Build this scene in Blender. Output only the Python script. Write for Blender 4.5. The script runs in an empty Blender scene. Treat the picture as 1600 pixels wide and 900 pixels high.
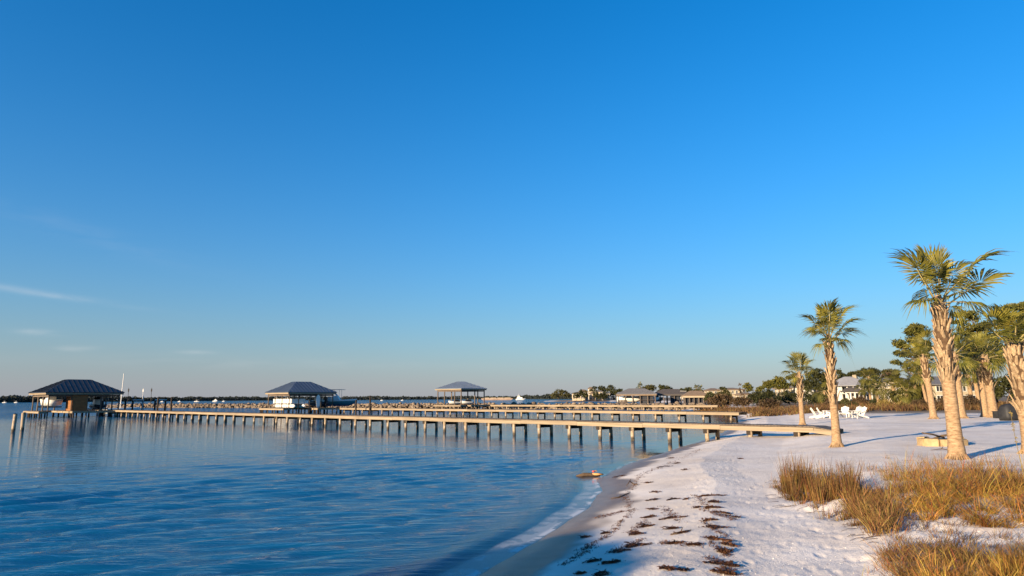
import bpy, math, random
import numpy as np
from mathutils import Vector, Matrix

# ------------------------------------------------------------------ camera, sky, sun, exposure
scene = bpy.context.scene
FPX, CAMZ = 1040.0, 2.3
PITCH = math.atan(172.5 / FPX)
ROLL = math.radians(-0.32)
cam_d = bpy.data.cameras.new('camera')
cam = bpy.data.objects.new('camera', cam_d)
scene.collection.objects.link(cam)
cam_d.sensor_width = 36.0
cam_d.lens = 36.0 * FPX / 1600.0
cam_d.clip_start = 0.05
cam_d.clip_end = 30000.0
CM = Matrix.Rotation(math.pi / 2 + PITCH, 3, 'X') @ Matrix.Rotation(ROLL, 3, 'Z')
cam.matrix_world = Matrix.Translation((0, 0, CAMZ)) @ CM.to_4x4()
scene.camera = cam

SUN_EL = math.radians(11.0)
SUN_AZ = math.atan2(-0.745, -0.667)            # compass angle of the sun, from +Y towards +X
TOSUN = Vector((math.sin(SUN_AZ) * math.cos(SUN_EL), math.cos(SUN_AZ) * math.cos(SUN_EL), math.sin(SUN_EL)))
SUN_STRENGTH, SKY_STRENGTH, EXPOSURE = 4.6, 0.101, 1.37

world = bpy.data.worlds.new('World')
scene.world = world
world.use_nodes = True
wt = world.node_tree
wt.nodes.clear()
wo = wt.nodes.new('ShaderNodeOutputWorld')
bg = wt.nodes.new('ShaderNodeBackground')
sky = wt.nodes.new('ShaderNodeTexSky')
sky.sky_type = 'NISHITA'
sky.sun_disc = False
sky.sun_elevation = SUN_EL
sky.sun_rotation = SUN_AZ
sky.altitude = 0
sky.air_density = 1.4
sky.dust_density = 0.1
sky.ozone_density = 8.0
hs = wt.nodes.new('ShaderNodeHueSaturation')
hs.inputs['Saturation'].default_value = 1.10
hs.inputs['Value'].default_value = 1.0
wt.links.new(sky.outputs[0], hs.inputs['Color'])
bg.inputs['Strength'].default_value = SKY_STRENGTH
tint = wt.nodes.new('ShaderNodeMixRGB')
tint.blend_type = 'MULTIPLY'
tint.inputs[0].default_value = 1.0
tint.inputs[2].default_value = (1.15, 0.995, 0.958, 1)
wt.links.new(hs.outputs['Color'], tint.inputs[1])
SKYCOL = tint.outputs['Color']


def ray(px, py):
    return CM @ Vector(((px - 800) / FPX, -(py - 450) / FPX, -1.0))


def G(px, py, z=0.0):
    """point of the plane at height z"""
    d = ray(px, py)
    t = (z - CAMZ) / d.z
    return Vector((d.x * t, d.y * t, z))


def D(px, py, y):
    """point at distance y along the view axis"""
    d = ray(px, py)
    t = y / d.y
    return Vector((d.x * t, y, CAMZ + d.z * t))


# thin cirrus streaks in the sky: long soft ellipses in direction space, broken up by noise
def wmath(op, a, b=None, clamp=False):
    n = wt.nodes.new('ShaderNodeMath')
    n.operation = op
    n.use_clamp = clamp
    for i, v in enumerate((a, b)):
        if v is None:
            continue
        if isinstance(v, (int, float)):
            n.inputs[i].default_value = v
        else:
            wt.links.new(v, n.inputs[i])
    return n.outputs[0]


wgeo = wt.nodes.new('ShaderNodeTexCoord')
DIRV = wgeo.outputs['Generated']


def wdot(vec):
    n = wt.nodes.new('ShaderNodeVectorMath')
    n.operation = 'DOT_PRODUCT'
    wt.links.new(DIRV, n.inputs[0])
    n.inputs[1].default_value = vec
    return n.outputs['Value']


wn = wt.nodes.new('ShaderNodeTexNoise')
wn.inputs['Scale'].default_value = 14
wn.inputs['Detail'].default_value = 6
wn.inputs['Distortion'].default_value = 0.6
wmap = wt.nodes.new('ShaderNodeMapping')
wmap.inputs['Scale'].default_value = (1, 1, 5)
wt.links.new(DIRV, wmap.inputs['Vector'])
wt.links.new(wmap.outputs[0], wn.inputs['Vector'])
total = None
for (x0, y0, x1, y1, wid, amp) in ((-60, 440, 200, 478, 4.5, 0.26), (20, 517, 95, 522, 4, 0.30),
                                   (90, 545, 150, 543, 4, 0.28), (280, 550, 335, 551, 3, 0.22),
                                   (0, 560, 700, 572, 9, 0.08), (-100, 300, 330, 420, 16, 0.05)):
    a, b = ray(x0, y0).normalized(), ray(x1, y1).normalized()
    c = (a + b).normalized()
    t = (b - a).normalized()
    nrm = c.cross(t).normalized()
    L, W = (b - a).length * 0.5, wid / FPX
    u = wmath('DIVIDE', wdot(t), L)
    v = wmath('DIVIDE', wdot(nrm), W)
    r2 = wmath('ADD', wmath('POWER', wmath('ABSOLUTE', u), 2.0), wmath('POWER', wmath('ABSOLUTE', v), 2.0))
    g = wmath('POWER', 2.718, wmath('MULTIPLY', r2, -1.2))
    g = wmath('MULTIPLY', g, wmath('GREATER_THAN', wdot(c), 0.2))
    g = wmath('MULTIPLY', g, amp)
    total = g if total is None else wmath('ADD', total, g)
nz = wmath('MULTIPLY', wmath('SUBTRACT', wn.outputs['Fac'], 0.3, True), 2.2)
total = wmath('MULTIPLY', total, nz, True)
cm = wt.nodes.new('ShaderNodeMixRGB')
cm.inputs['Color2'].default_value = (3.4, 3.3, 3.3, 1)
wt.links.new(total, cm.inputs['Fac'])
# pale haze low in the sky, the same all round the horizon
wsep = wt.nodes.new('ShaderNodeSeparateXYZ')
wt.links.new(DIRV, wsep.inputs[0])
hfac = wmath('MULTIPLY', wmath('POWER', 2.71828, wmath('MULTIPLY', wmath('MAXIMUM', wsep.outputs['Z'], 0.0), -1.0 / 0.148)), 0.70)
hz = wt.nodes.new('ShaderNodeMixRGB')
hz.inputs['Color2'].default_value = (1.238, 1.409, 1.837, 1)
wt.links.new(hfac, hz.inputs['Fac'])
wt.links.new(SKYCOL, hz.inputs['Color1'])
wt.links.new(hz.outputs[0], cm.inputs['Color1'])
wt.links.new(cm.outputs[0], bg.inputs['Color'])
wt.links.new(bg.outputs[0], wo.inputs['Surface'])

sun_d = bpy.data.lights.new('sun', 'SUN')
sun_d.energy = SUN_STRENGTH
sun_d.angle = math.radians(0.6)
sun_d.color = (1.0, 0.78, 0.52)
sun = bpy.data.objects.new('sun', sun_d)
scene.collection.objects.link(sun)
sun.location = (-60, -60, 40)
sun.rotation_euler = (-TOSUN).to_track_quat('-Z', 'Y').to_euler()

vs = scene.view_settings
vs.view_transform = 'Standard'
vs.look = 'None'
vs.exposure = EXPOSURE
vs.gamma = 1.0
vs.use_curve_mapping = False
scene.render.engine = 'CYCLES'
scene.cycles.use_denoising = True
try:
    scene.cycles.denoiser = 'OPENIMAGEDENOISE'
except Exception:
    pass
scene.cycles.max_bounces = 6
scene.cycles.transparent_max_bounces = 8
scene.cycles.caustics_reflective = False
scene.cycles.caustics_refractive = False

# ------------------------------------------------------------------ helpers
COL = scene.collection
RNG = np.random.default_rng(7)
random.seed(11)


def lnk(o):
    COL.objects.link(o)
    return o


def tag(o, label=None, cat=None, group=None, kind=None):
    if label:
        o['label'] = label
    if cat:
        o['category'] = cat
    if group:
        o['group'] = group
    if kind:
        o['kind'] = kind
    return o


def thing(name, label, cat, loc=(0, 0, 0), rz=0.0, group=None):
    o = lnk(bpy.data.objects.new(name, None))
    o.empty_display_size = 0.2
    o.location = loc
    o.rotation_euler = (0, 0, rz)
    return tag(o, label, cat, group)


class MB:
    def __init__(self):
        self.v, self.f = [], []

    def add(self, vs_, fs_):
        n = len(self.v)
        self.v.extend([tuple(p) for p in vs_])
        self.f.extend([tuple(i + n for i in q) for q in fs_])

    def box(self, lo, hi):
        x0, y0, z0 = lo
        x1, y1, z1 = hi
        self.add([(x0, y0, z0), (x1, y0, z0), (x1, y1, z0), (x0, y1, z0), (x0, y0, z1), (x1, y0, z1), (x1, y1, z1), (x0, y1, z1)],
                 [(0, 3, 2, 1), (4, 5, 6, 7), (0, 1, 5, 4), (1, 2, 6, 5), (2, 3, 7, 6), (3, 0, 4, 7)])
        return self

    def beam(self, p0, p1, w, h):
        """box along p0-p1, w wide sideways, h tall"""
        p0, p1 = Vector(p0), Vector(p1)
        d = (p1 - p0).normalized()
        s = d.cross(Vector((0, 0, 1)))
        if s.length < 1e-4:
            s = Vector((1, 0, 0))
        s.normalize()
        u = s.cross(d).normalized()
        vs_ = [p + s * (a * w / 2) + u * (b * h / 2) for p in (p0, p1) for a, b in ((-1, -1), (1, -1), (1, 1), (-1, 1))]
        self.add(vs_, [(0, 1, 2, 3), (7, 6, 5, 4), (0, 4, 5, 1), (1, 5, 6, 2), (2, 6, 7, 3), (3, 7, 4, 0)])
        return self

    def tube(self, pts, rad, n=8, caps=True):
        pts = [Vector(p) for p in pts]
        if isinstance(rad, (int, float)):
            rad = [rad] * len(pts)
        base = len(self.v)
        up = Vector((0.13, 0.21, 1)).normalized()
        for i, p in enumerate(pts):
            d = (pts[min(i + 1, len(pts) - 1)] - pts[max(i - 1, 0)]).normalized()
            s = d.cross(up)
            if s.length < 0.05:
                s = d.cross(Vector((1, 0, 0)))
            s.normalize()
            t = s.cross(d)
            for k in range(n):
                a = 2 * math.pi * k / n
                self.v.append(tuple(p + (s * math.cos(a) + t * math.sin(a)) * rad[i]))
        for i in range(len(pts) - 1):
            for k in range(n):
                a, b = base + i * n + k, base + i * n + (k + 1) % n
                self.f.append((a, b, b + n, a + n))
        if caps:
            self.f.append(tuple(base + k for k in range(n))[::-1])
            self.f.append(tuple(base + (len(pts) - 1) * n + k for k in range(n)))
        return self

    def mesh(self, name, mat, smooth=False):
        me = bpy.data.meshes.new(name)
        me.from_pydata(self.v, [], self.f)
        me.materials.append(mat)
        if smooth:
            me.polygons.foreach_set('use_smooth', [True] * len(me.polygons))
        me.update()
        return me

    def build(self, name, mat, parent=None, smooth=False):
        o = lnk(bpy.data.objects.new(name, self.mesh(name, mat, smooth)))
        o.parent = parent
        return o


def inst(name, me, parent=None, loc=(0, 0, 0), rot=(0, 0, 0), scale=(1, 1, 1)):
    o = lnk(bpy.data.objects.new(name, me))
    o.parent = parent
    o.location = loc
    o.rotation_euler = rot
    o.scale = scale
    return o


def np_mesh(name, V, F, mat, smooth=False, attrs=None):
    """V (n,3), F (m,k) arrays"""
    me = bpy.data.meshes.new(name)
    V = np.ascontiguousarray(V, dtype=np.float32)
    F = np.ascontiguousarray(F, dtype=np.int32)
    k = F.shape[1]
    me.vertices.add(len(V))
    me.vertices.foreach_set('co', V.ravel())
    me.loops.add(F.size)
    me.loops.foreach_set('vertex_index', F.ravel())
    me.polygons.add(len(F))
    me.polygons.foreach_set('loop_start', np.arange(0, F.size, k, dtype=np.int32))
    me.polygons.foreach_set('loop_total', np.full(len(F), k, dtype=np.int32))
    if smooth:
        me.polygons.foreach_set('use_smooth', np.ones(len(F), dtype=bool))
    me.update(calc_edges=True)
    if attrs:
        for an, av in attrs.items():
            at = me.attributes.new(an, 'FLOAT', 'POINT')
            at.data.foreach_set('value', np.ascontiguousarray(av, dtype=np.float32))
    me.materials.append(mat)
    return me


def np_obj(name, V, F, mat, parent=None, smooth=False, attrs=None):
    o = lnk(bpy.data.objects.new(name, np_mesh(name, V, F, mat, smooth, attrs)))
    o.parent = parent
    return o


def h2(i, j, seed):
    n = (i.astype(np.int64) * 374761393 + j.astype(np.int64) * 668265263 + seed * 982451653) & 0xffffffff
    n = ((n ^ (n >> 13)) * 1274126177) & 0xffffffff
    n = n ^ (n >> 16)
    return (n & 0xffff) / 65535.0


def vn(x, y, seed=0):
    i, j = np.floor(x), np.floor(y)
    fx, fy = x - i, y - j
    i, j = i.astype(np.int64), j.astype(np.int64)
    sx, sy = fx * fx * (3 - 2 * fx), fy * fy * (3 - 2 * fy)
    a, b, c, d = h2(i, j, seed), h2(i + 1, j, seed), h2(i, j + 1, seed), h2(i + 1, j + 1, seed)
    return (a * (1 - sx) + b * sx) * (1 - sy) + (c * (1 - sx) + d * sx) * sy - 0.5


def fbm(x, y, seed=0, o=4):
    r, a = 0, 1.0
    for k in range(o):
        r = r + a * vn(x * 2 ** k + 17.3 * k, y * 2 ** k - 9.1 * k, seed + k)
        a *= 0.5
    return r


def sm(a, b, x):
    t = np.clip((x - a) / (b - a), 0, 1)
    return t * t * (3 - 2 * t)


# ------------------------------------------------------------------ materials
def nmat(name):
    m = bpy.data.materials.new(name)
    m.use_nodes = True
    nt = m.node_tree
    return m, nt, nt.nodes['Principled BSDF'], nt.nodes['Material Output']


def noise_node(nt, scale, detail=4, rough=0.55, stretch=None, coord='Object', dist=0.0, rotz=0.0):
    tc = nt.nodes.new('ShaderNodeTexCoord')
    mp = nt.nodes.new('ShaderNodeMapping')
    if stretch:
        mp.inputs['Scale'].default_value = stretch
    if rotz:
        mp.vector_type = 'TEXTURE'
        mp.inputs['Scale'].default_value = [1.0 / q for q in stretch]
        mp.inputs['Rotation'].default_value = (0, 0, rotz)
    n = nt.nodes.new('ShaderNodeTexNoise')
    n.inputs['Scale'].default_value = scale
    n.inputs['Detail'].default_value = detail
    n.inputs['Roughness'].default_value = rough
    n.inputs['Distortion'].default_value = dist
    nt.links.new(tc.outputs[coord], mp.inputs['Vector'])
    nt.links.new(mp.outputs[0], n.inputs['Vector'])
    return n


def ramp(nt, fac, stops):
    r = nt.nodes.new('ShaderNodeValToRGB')
    els = r.color_ramp.elements
    while len(els) < len(stops):
        els.new(0.5)
    for e, (p, c) in zip(els, stops):
        e.position = p
        e.color = (c[0], c[1], c[2], 1)
    nt.links.new(fac, r.inputs[0])
    return r.outputs[0]


def simple(name, c0, c1, scale=3, rough=0.8, bump=0.0, stretch=None, metallic=0.0, lo=0.3, hi=0.7, detail=5, spec=0.3, bscale=None, rand=0.0):
    m, nt, b, out = nmat(name)
    n = noise_node(nt, scale, detail, stretch=stretch)
    col = ramp(nt, n.outputs['Fac'], ((lo, c0), (hi, c1)))
    if rand:
        oi = nt.nodes.new('ShaderNodeObjectInfo')
        mr = nt.nodes.new('ShaderNodeMapRange')
        mr.inputs['To Min'].default_value = 1 - rand
        mr.inputs['To Max'].default_value = 1 + rand
        nt.links.new(oi.outputs['Random'], mr.inputs['Value'])
        hv = nt.nodes.new('ShaderNodeHueSaturation')
        nt.links.new(mr.outputs[0], hv.inputs['Value'])
        nt.links.new(col, hv.inputs['Color'])
        col = hv.outputs['Color']
    nt.links.new(col, b.inputs['Base Color'])
    b.inputs['Roughness'].default_value = rough
    b.inputs['Metallic'].default_value = metallic
    b.inputs['Specular IOR Level'].default_value = spec
    if bump:
        bn = noise_node(nt, bscale or scale * 4, 4, stretch=stretch)
        bp = nt.nodes.new('ShaderNodeBump')
        bp.inputs['Strength'].default_value = 0.6
        bp.inputs['Distance'].default_value = bump
        nt.links.new(bn.outputs['Fac'], bp.inputs['Height'])
        nt.links.new(bp.outputs[0], b.inputs['Normal'])
    return m


def leafy(name, c0, c1, scale=1.5, trans=0.35, rough=0.55, coord='Object', rand=0.12, spec=0.25, lo=0.35, hi=0.65, tinted=False):
    """thin leaf: diffuse + gloss + light passing through"""
    m, nt, b, out = nmat(name)
    n = noise_node(nt, scale, 4, coord=coord)
    col = ramp(nt, n.outputs['Fac'], ((lo, c0), (hi, c1)))
    oi = nt.nodes.new('ShaderNodeObjectInfo')
    mr = nt.nodes.new('ShaderNodeMapRange')
    mr.inputs['To Min'].default_value = 1 - rand
    mr.inputs['To Max'].default_value = 1 + rand
    nt.links.new(oi.outputs['Random'], mr.inputs['Value'])
    hv = nt.nodes.new('ShaderNodeHueSaturation')
    nt.links.new(mr.outputs[0], hv.inputs['Value'])
    nt.links.new(col, hv.inputs['Color'])
    if tinted:
        ta = nt.nodes.new('ShaderNodeAttribute')
        ta.attribute_name = 'tint'
        nt.links.new(ta.outputs['Fac'], hv.inputs['Value'])
        tb_ = nt.nodes.new('ShaderNodeAttribute')
        tb_.attribute_name = 'hue'
        nt.links.new(tb_.outputs['Fac'], hv.inputs['Hue'])
    nt.links.new(hv.outputs[0], b.inputs['Base Color'])
    b.inputs['Roughness'].default_value = rough
    b.inputs['Specular IOR Level'].default_value = spec
    tr = nt.nodes.new('ShaderNodeBsdfTranslucent')
    nt.links.new(hv.outputs[0], tr.inputs['Color'])
    mx = nt.nodes.new('ShaderNodeMixShader')
    mx.inputs[0].default_value = trans
    nt.links.new(b.outputs[0], mx.inputs[1])
    nt.links.new(tr.outputs[0], mx.inputs[2])
    nt.links.new(mx.outputs[0], out.inputs['Surface'])
    return m


M = {}
M['plank'] = simple('weathered_planks', (0.33, 0.24, 0.15), (0.52, 0.40, 0.25), 1.2, 0.85, 0.004, (1, 6, 6), rand=0.10)
M['fascia'] = simple('sunbleached_board', (0.185, 0.142, 0.092), (0.315, 0.246, 0.165), 0.9, 0.8, 0.003, (0.5, 6, 10), rand=0.12)
M['deck'] = simple('grey_deck_boards', (0.085, 0.066, 0.052), (0.17, 0.135, 0.105), 1.5, 0.8, 0.003, (4, 1, 1))
M['pile'] = simple('barnacled_pile', (0.16, 0.12, 0.08), (0.50, 0.40, 0.28), 2.2, 0.9, 0.015, (2, 2, 1), rand=0.2)
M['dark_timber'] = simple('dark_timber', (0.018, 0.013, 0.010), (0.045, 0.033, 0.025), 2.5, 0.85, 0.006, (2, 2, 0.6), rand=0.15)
M['post'] = simple('painted_post', (0.075, 0.056, 0.043), (0.15, 0.115, 0.088), 2.0, 0.75, 0.004, (2, 2, 0.6), rand=0.15)
M['cedar'] = simple('cedar_siding', (0.17, 0.068, 0.022), (0.28, 0.12, 0.04), 2.0, 0.7, 0.004, (1, 1, 5))
M['roof_navy'] = simple('dark_metal_roof', (0.020, 0.022, 0.028), (0.040, 0.042, 0.050), 1.0, 0.42, 0.0, metallic=0.2, spec=0.4)
M['roof_blue'] = simple('grey_metal_roof', (0.075, 0.095, 0.125), (0.105, 0.125, 0.155), 0.6, 0.38, 0.0, metallic=0.35, spec=0.5)
M['roof_pale'] = simple('pale_metal_roof', (0.16, 0.19, 0.225), (0.20, 0.23, 0.265), 0.6, 0.38, 0.0, metallic=0.35, spec=0.5)
M['roof_house'] = simple('light_grey_house_roof', (0.26, 0.25, 0.245), (0.34, 0.33, 0.32), 1.0, 0.6, spec=0.3)
M['shingle_grey'] = simple('grey_shingles', (0.10, 0.098, 0.10), (0.17, 0.165, 0.165), 3, 0.9, 0.02)
M['shingle_dark'] = simple('dark_shingles', (0.055, 0.048, 0.045), (0.095, 0.082, 0.075), 3, 0.9, 0.02)
M['shingle_brown'] = simple('brown_shingles', (0.15, 0.105, 0.07), (0.24, 0.17, 0.11), 3, 0.9, 0.02)
M['white'] = simple('white_paint', (0.58, 0.55, 0.50), (0.70, 0.67, 0.61), 2, 0.55, spec=0.4)
M['gel'] = simple('white_gelcoat', (0.74, 0.72, 0.66), (0.80, 0.78, 0.73), 1, 0.25, spec=0.5)
M['teal'] = simple('teal_gelcoat', (0.07, 0.22, 0.24), (0.09, 0.27, 0.29), 1, 0.3, spec=0.5)
M['navyhull'] = simple('navy_gelcoat', (0.015, 0.022, 0.04), (0.025, 0.035, 0.06), 1, 0.3, spec=0.5)
M['black'] = simple('black_rubber', (0.012, 0.012, 0.013), (0.03, 0.03, 0.032), 3, 0.6)
M['cream'] = simple('cream_stucco', (0.34, 0.28, 0.19), (0.44, 0.36, 0.25), 0.6, 0.9, 0.003)
M['tan'] = simple('tan_stucco', (0.40, 0.32, 0.22), (0.50, 0.41, 0.29), 0.6, 0.9, 0.003)
M['glass'] = simple('window_glass', (0.012, 0.016, 0.02), (0.03, 0.036, 0.042), 0.8, 0.08, spec=0.6)
M['screen'] = simple('insect_screen', (0.02, 0.022, 0.028), (0.04, 0.042, 0.05), 5, 0.8)
M['alu'] = simple('aluminium', (0.45, 0.45, 0.46), (0.6, 0.6, 0.6), 2, 0.35, metallic=0.8)
M['rock'] = simple('breakwater_stone', (0.07, 0.05, 0.036), (0.25, 0.195, 0.14), 0.8, 0.9, 0.03)
M['limestone'] = simple('tan_limestone', (0.24, 0.165, 0.085), (0.40, 0.29, 0.155), 6, 0.9, 0.012, rand=0.15)
M['drift'] = simple('driftwood', (0.05, 0.032, 0.02), (0.13, 0.085, 0.05), 8, 0.85, 0.005, (1, 4, 4))
M['red'] = simple('red_plastic', (0.55, 0.05, 0.04), (0.68, 0.09, 0.06), 6, 0.35, spec=0.5)
M['orange'] = simple('orange_board', (0.50, 0.22, 0.07), (0.62, 0.32, 0.12), 6, 0.6)
M['weed'] = leafy('brown_seaweed', (0.030, 0.013, 0.007), (0.14, 0.060, 0.026), 14, 0.12, 0.6, rand=0.25)
M['hull_red'] = simple('barge_steel', (0.22, 0.15, 0.11), (0.34, 0.25, 0.19), 0.1, 0.8)

def pile_mat():
    m, nt, b, out = nmat('barnacled_pile')
    n = noise_node(nt, 3.0, 6, 0.65, stretch=(2, 2, 1))
    base = ramp(nt, n.outputs['Fac'], ((0.3, (0.20, 0.145, 0.09)), (0.7, (0.42, 0.325, 0.22))))
    geo = nt.nodes.new('ShaderNodeNewGeometry')
    sp = nt.nodes.new('ShaderNodeSeparateXYZ')
    nt.links.new(geo.outputs['Position'], sp.inputs[0])
    n2 = noise_node(nt, 5.0, 3)
    ad = nt.nodes.new('ShaderNodeMath')
    ad.operation = 'MULTIPLY_ADD'
    nt.links.new(n2.outputs['Fac'], ad.inputs[0])
    ad.inputs[1].default_value = 0.35
    nt.links.new(sp.outputs['Z'], ad.inputs[2])
    tide = ramp(nt, ad.outputs[0], ((0.30, (1, 1, 1)), (0.46, (0, 0, 0))))
    mx = nt.nodes.new('ShaderNodeMixRGB')
    mx.inputs[2].default_value = (0.055, 0.042, 0.028, 1)
    nt.links.new(tide, mx.inputs[0])
    nt.links.new(base, mx.inputs[1])
    n3 = noise_node(nt, 14, 2)
    bar = ramp(nt, n3.outputs['Fac'], ((0.62, (0, 0, 0)), (0.68, (1, 1, 1))))
    mx2 = nt.nodes.new('ShaderNodeMixRGB')
    mx2.inputs[2].default_value = (0.48, 0.42, 0.34, 1)
    nt.links.new(bar, mx2.inputs[0])
    nt.links.new(mx.outputs[0], mx2.inputs[1])
    nt.links.new(mx2.outputs[0], b.inputs['Base Color'])
    b.inputs['Roughness'].default_value = 0.85
    bp = nt.nodes.new('ShaderNodeBump')
    bp.inputs['Distance'].default_value = 0.02
    nt.links.new(n.outputs['Fac'], bp.inputs['Height'])
    nt.links.new(bp.outputs[0], b.inputs['Normal'])
    return m


M['pile'] = pile_mat()

# palm
def bark_mat():
    m, nt, b, out = nmat('palm_bark')
    n = noise_node(nt, 9, 6, stretch=(1, 1, 2.5))
    col = ramp(nt, n.outputs['Fac'], ((0.28, (0.16, 0.098, 0.052)), (0.55, (0.32, 0.215, 0.125)), (0.75, (0.42, 0.30, 0.18))))
    nt.links.new(col, b.inputs['Base Color'])
    b.inputs['Roughness'].default_value = 0.95
    b.inputs['Specular IOR Level'].default_value = 0.1
    n2 = noise_node(nt, 7, 5, stretch=(1, 1, 6), dist=0.4)
    bp = nt.nodes.new('ShaderNodeBump')
    bp.inputs['Strength'].default_value = 0.7
    bp.inputs['Distance'].default_value = 0.03
    nt.links.new(n2.outputs['Fac'], bp.inputs['Height'])
    nt.links.new(bp.outputs[0], b.inputs['Normal'])
    return m


M['bark'] = bark_mat()
M['shaded_fibre'] = simple('shaded_palm_fibre', (0.05, 0.028, 0.014), (0.12, 0.072, 0.038), 12, 0.95, 0.01)  # fibre brown, darkened for the shade between leaf bases
M['boot'] = simple('palm_leaf_base', (0.17, 0.11, 0.058), (0.40, 0.29, 0.175), 7, 0.85, 0.006, (1, 3, 3), rand=0.22, spec=0.15)
M['petiole'] = simple('palm_petiole', (0.16, 0.15, 0.045), (0.36, 0.27, 0.12), 2, 0.6, rand=0.15)
M['frond'] = leafy('palm_frond_leaf', (0.085, 0.098, 0.016), (0.255, 0.215, 0.036), 2.2, 0.30, 0.45, rand=0.25, spec=0.35)
M['frond_far'] = leafy('palm_leaf_far', (0.055, 0.062, 0.014), (0.15, 0.135, 0.028), 1.2, 0.3, 0.5, rand=0.25)
M['trunk'] = simple('tree_bark', (0.075, 0.052, 0.038), (0.17, 0.125, 0.09), 4, 0.9, 0.02, (1, 1, 0.4))
M['pine'] = leafy('pine_needles', (0.055, 0.065, 0.014), (0.185, 0.162, 0.032), 0.9, 0.25, 0.6)
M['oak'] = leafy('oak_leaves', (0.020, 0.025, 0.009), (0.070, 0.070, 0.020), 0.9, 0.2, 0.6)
M['rust'] = leafy('rusty_leaves', (0.055, 0.034, 0.018), (0.115, 0.075, 0.035), 0.9, 0.2, 0.6)
M['scrub'] = leafy('dune_scrub_stems', (0.085, 0.042, 0.018), (0.22, 0.130, 0.050), 0.5, 0.25, 0.7, tinted=True)
M['olive'] = leafy('olive_shrub_leaves', (0.042, 0.044, 0.016), (0.12, 0.105, 0.035), 1.0, 0.25, 0.6)
M['rush'] = leafy('russet_rush', (0.095, 0.044, 0.013), (0.25, 0.135, 0.040), 2.5, 0.3, 0.6, tinted=True)
M['straw'] = leafy('straw_grass', (0.20, 0.098, 0.018), (0.50, 0.275, 0.058), 2.0, 0.3, 0.6, tinted=True)
M['yellow'] = leafy('yellow_shrub', (0.16, 0.115, 0.035), (0.34, 0.25, 0.08), 2.0, 0.3, 0.6)
M['dry'] = leafy('dry_brown_grass', (0.14, 0.068, 0.022), (0.39, 0.225, 0.075), 2.5, 0.3, 0.65, tinted=True)
M['farwood'] = leafy('far_wood_leaves', (0.020, 0.028, 0.026), (0.042, 0.050, 0.040), 0.02, 0.1, 0.8)


def sand_mat():
    m, nt, b, out = nmat('white_sand')
    at = nt.nodes.new('ShaderNodeAttribute')
    at.attribute_name = 'wet'
    at2 = nt.nodes.new('ShaderNodeAttribute')
    at2.attribute_name = 'litter'
    n = noise_node(nt, 0.9, 8, 0.6)
    dry = ramp(nt, n.outputs['Fac'], ((0.3, (0.69, 0.605, 0.52)), (0.7, (0.84, 0.76, 0.665))))
    nbig = noise_node(nt, 0.28, 5, 0.6)
    tone = ramp(nt, nbig.outputs['Fac'], ((0.35, (0.86, 0.83, 0.80)), (0.62, (1.03, 1.03, 1.03))))
    tm = nt.nodes.new('ShaderNodeMixRGB')
    tm.blend_type = 'MULTIPLY'
    tm.inputs[0].default_value = 1.0
    nt.links.new(dry, tm.inputs[1])
    nt.links.new(tone, tm.inputs[2])
    dry = tm.outputs[0]
    n3 = noise_node(nt, 55, 3, 0.7)
    sp = ramp(nt, n3.outputs['Fac'], ((0.30, (0.72, 0.68, 0.66)), (0.42, (1, 1, 1))))
    mu = nt.nodes.new('ShaderNodeMixRGB')
    mu.blend_type = 'MULTIPLY'
    mu.inputs[0].default_value = 0.45
    nt.links.new(dry, mu.inputs[1])
    nt.links.new(sp, mu.inputs[2])
    lit = nt.nodes.new('ShaderNodeMixRGB')
    lit.inputs[2].default_value = (0.15, 0.105, 0.062, 1)
    nt.links.new(at2.outputs['Fac'], lit.inputs[0])
    nt.links.new(mu.outputs[0], lit.inputs[1])
    n2 = noise_node(nt, 2.5, 5)
    wet = ramp(nt, n2.outputs['Fac'], ((0.3, (0.155, 0.105, 0.068)), (0.7, (0.235, 0.165, 0.11))))
    mx = nt.nodes.new('ShaderNodeMixRGB')
    nt.links.new(at.outputs['Fac'], mx.inputs[0])
    nt.links.new(lit.outputs[0], mx.inputs[1])
    nt.links.new(wet, mx.inputs[2])
    nt.links.new(mx.outputs[0], b.inputs['Base Color'])
    mr = nt.nodes.new('ShaderNodeMapRange')
    mr.inputs['To Min'].default_value = 0.95
    mr.inputs['To Max'].default_value = 0.42
    nt.links.new(at.outputs['Fac'], mr.inputs['Value'])
    at4 = nt.nodes.new('ShaderNodeAttribute')
    at4.attribute_name = 'sheen'
    mrs = nt.nodes.new('ShaderNodeMath')
    mrs.operation = 'MULTIPLY_ADD'
    nt.links.new(at4.outputs['Fac'], mrs.inputs[0])
    mrs.inputs[1].default_value = -0.12
    nt.links.new(mr.outputs[0], mrs.inputs[2])
    nt.links.new(mrs.outputs[0], b.inputs['Roughness'])
    b.inputs['Specular IOR Level'].default_value = 0.3
    nb = noise_node(nt, 28, 6, 0.65)
    bp = nt.nodes.new('ShaderNodeBump')
    bp.inputs['Strength'].default_value = 0.7
    bp.inputs['Distance'].default_value = 0.018
    nt.links.new(nb.outputs['Fac'], bp.inputs['Height'])
    nt.links.new(bp.outputs[0], b.inputs['Normal'])
    return m


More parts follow.
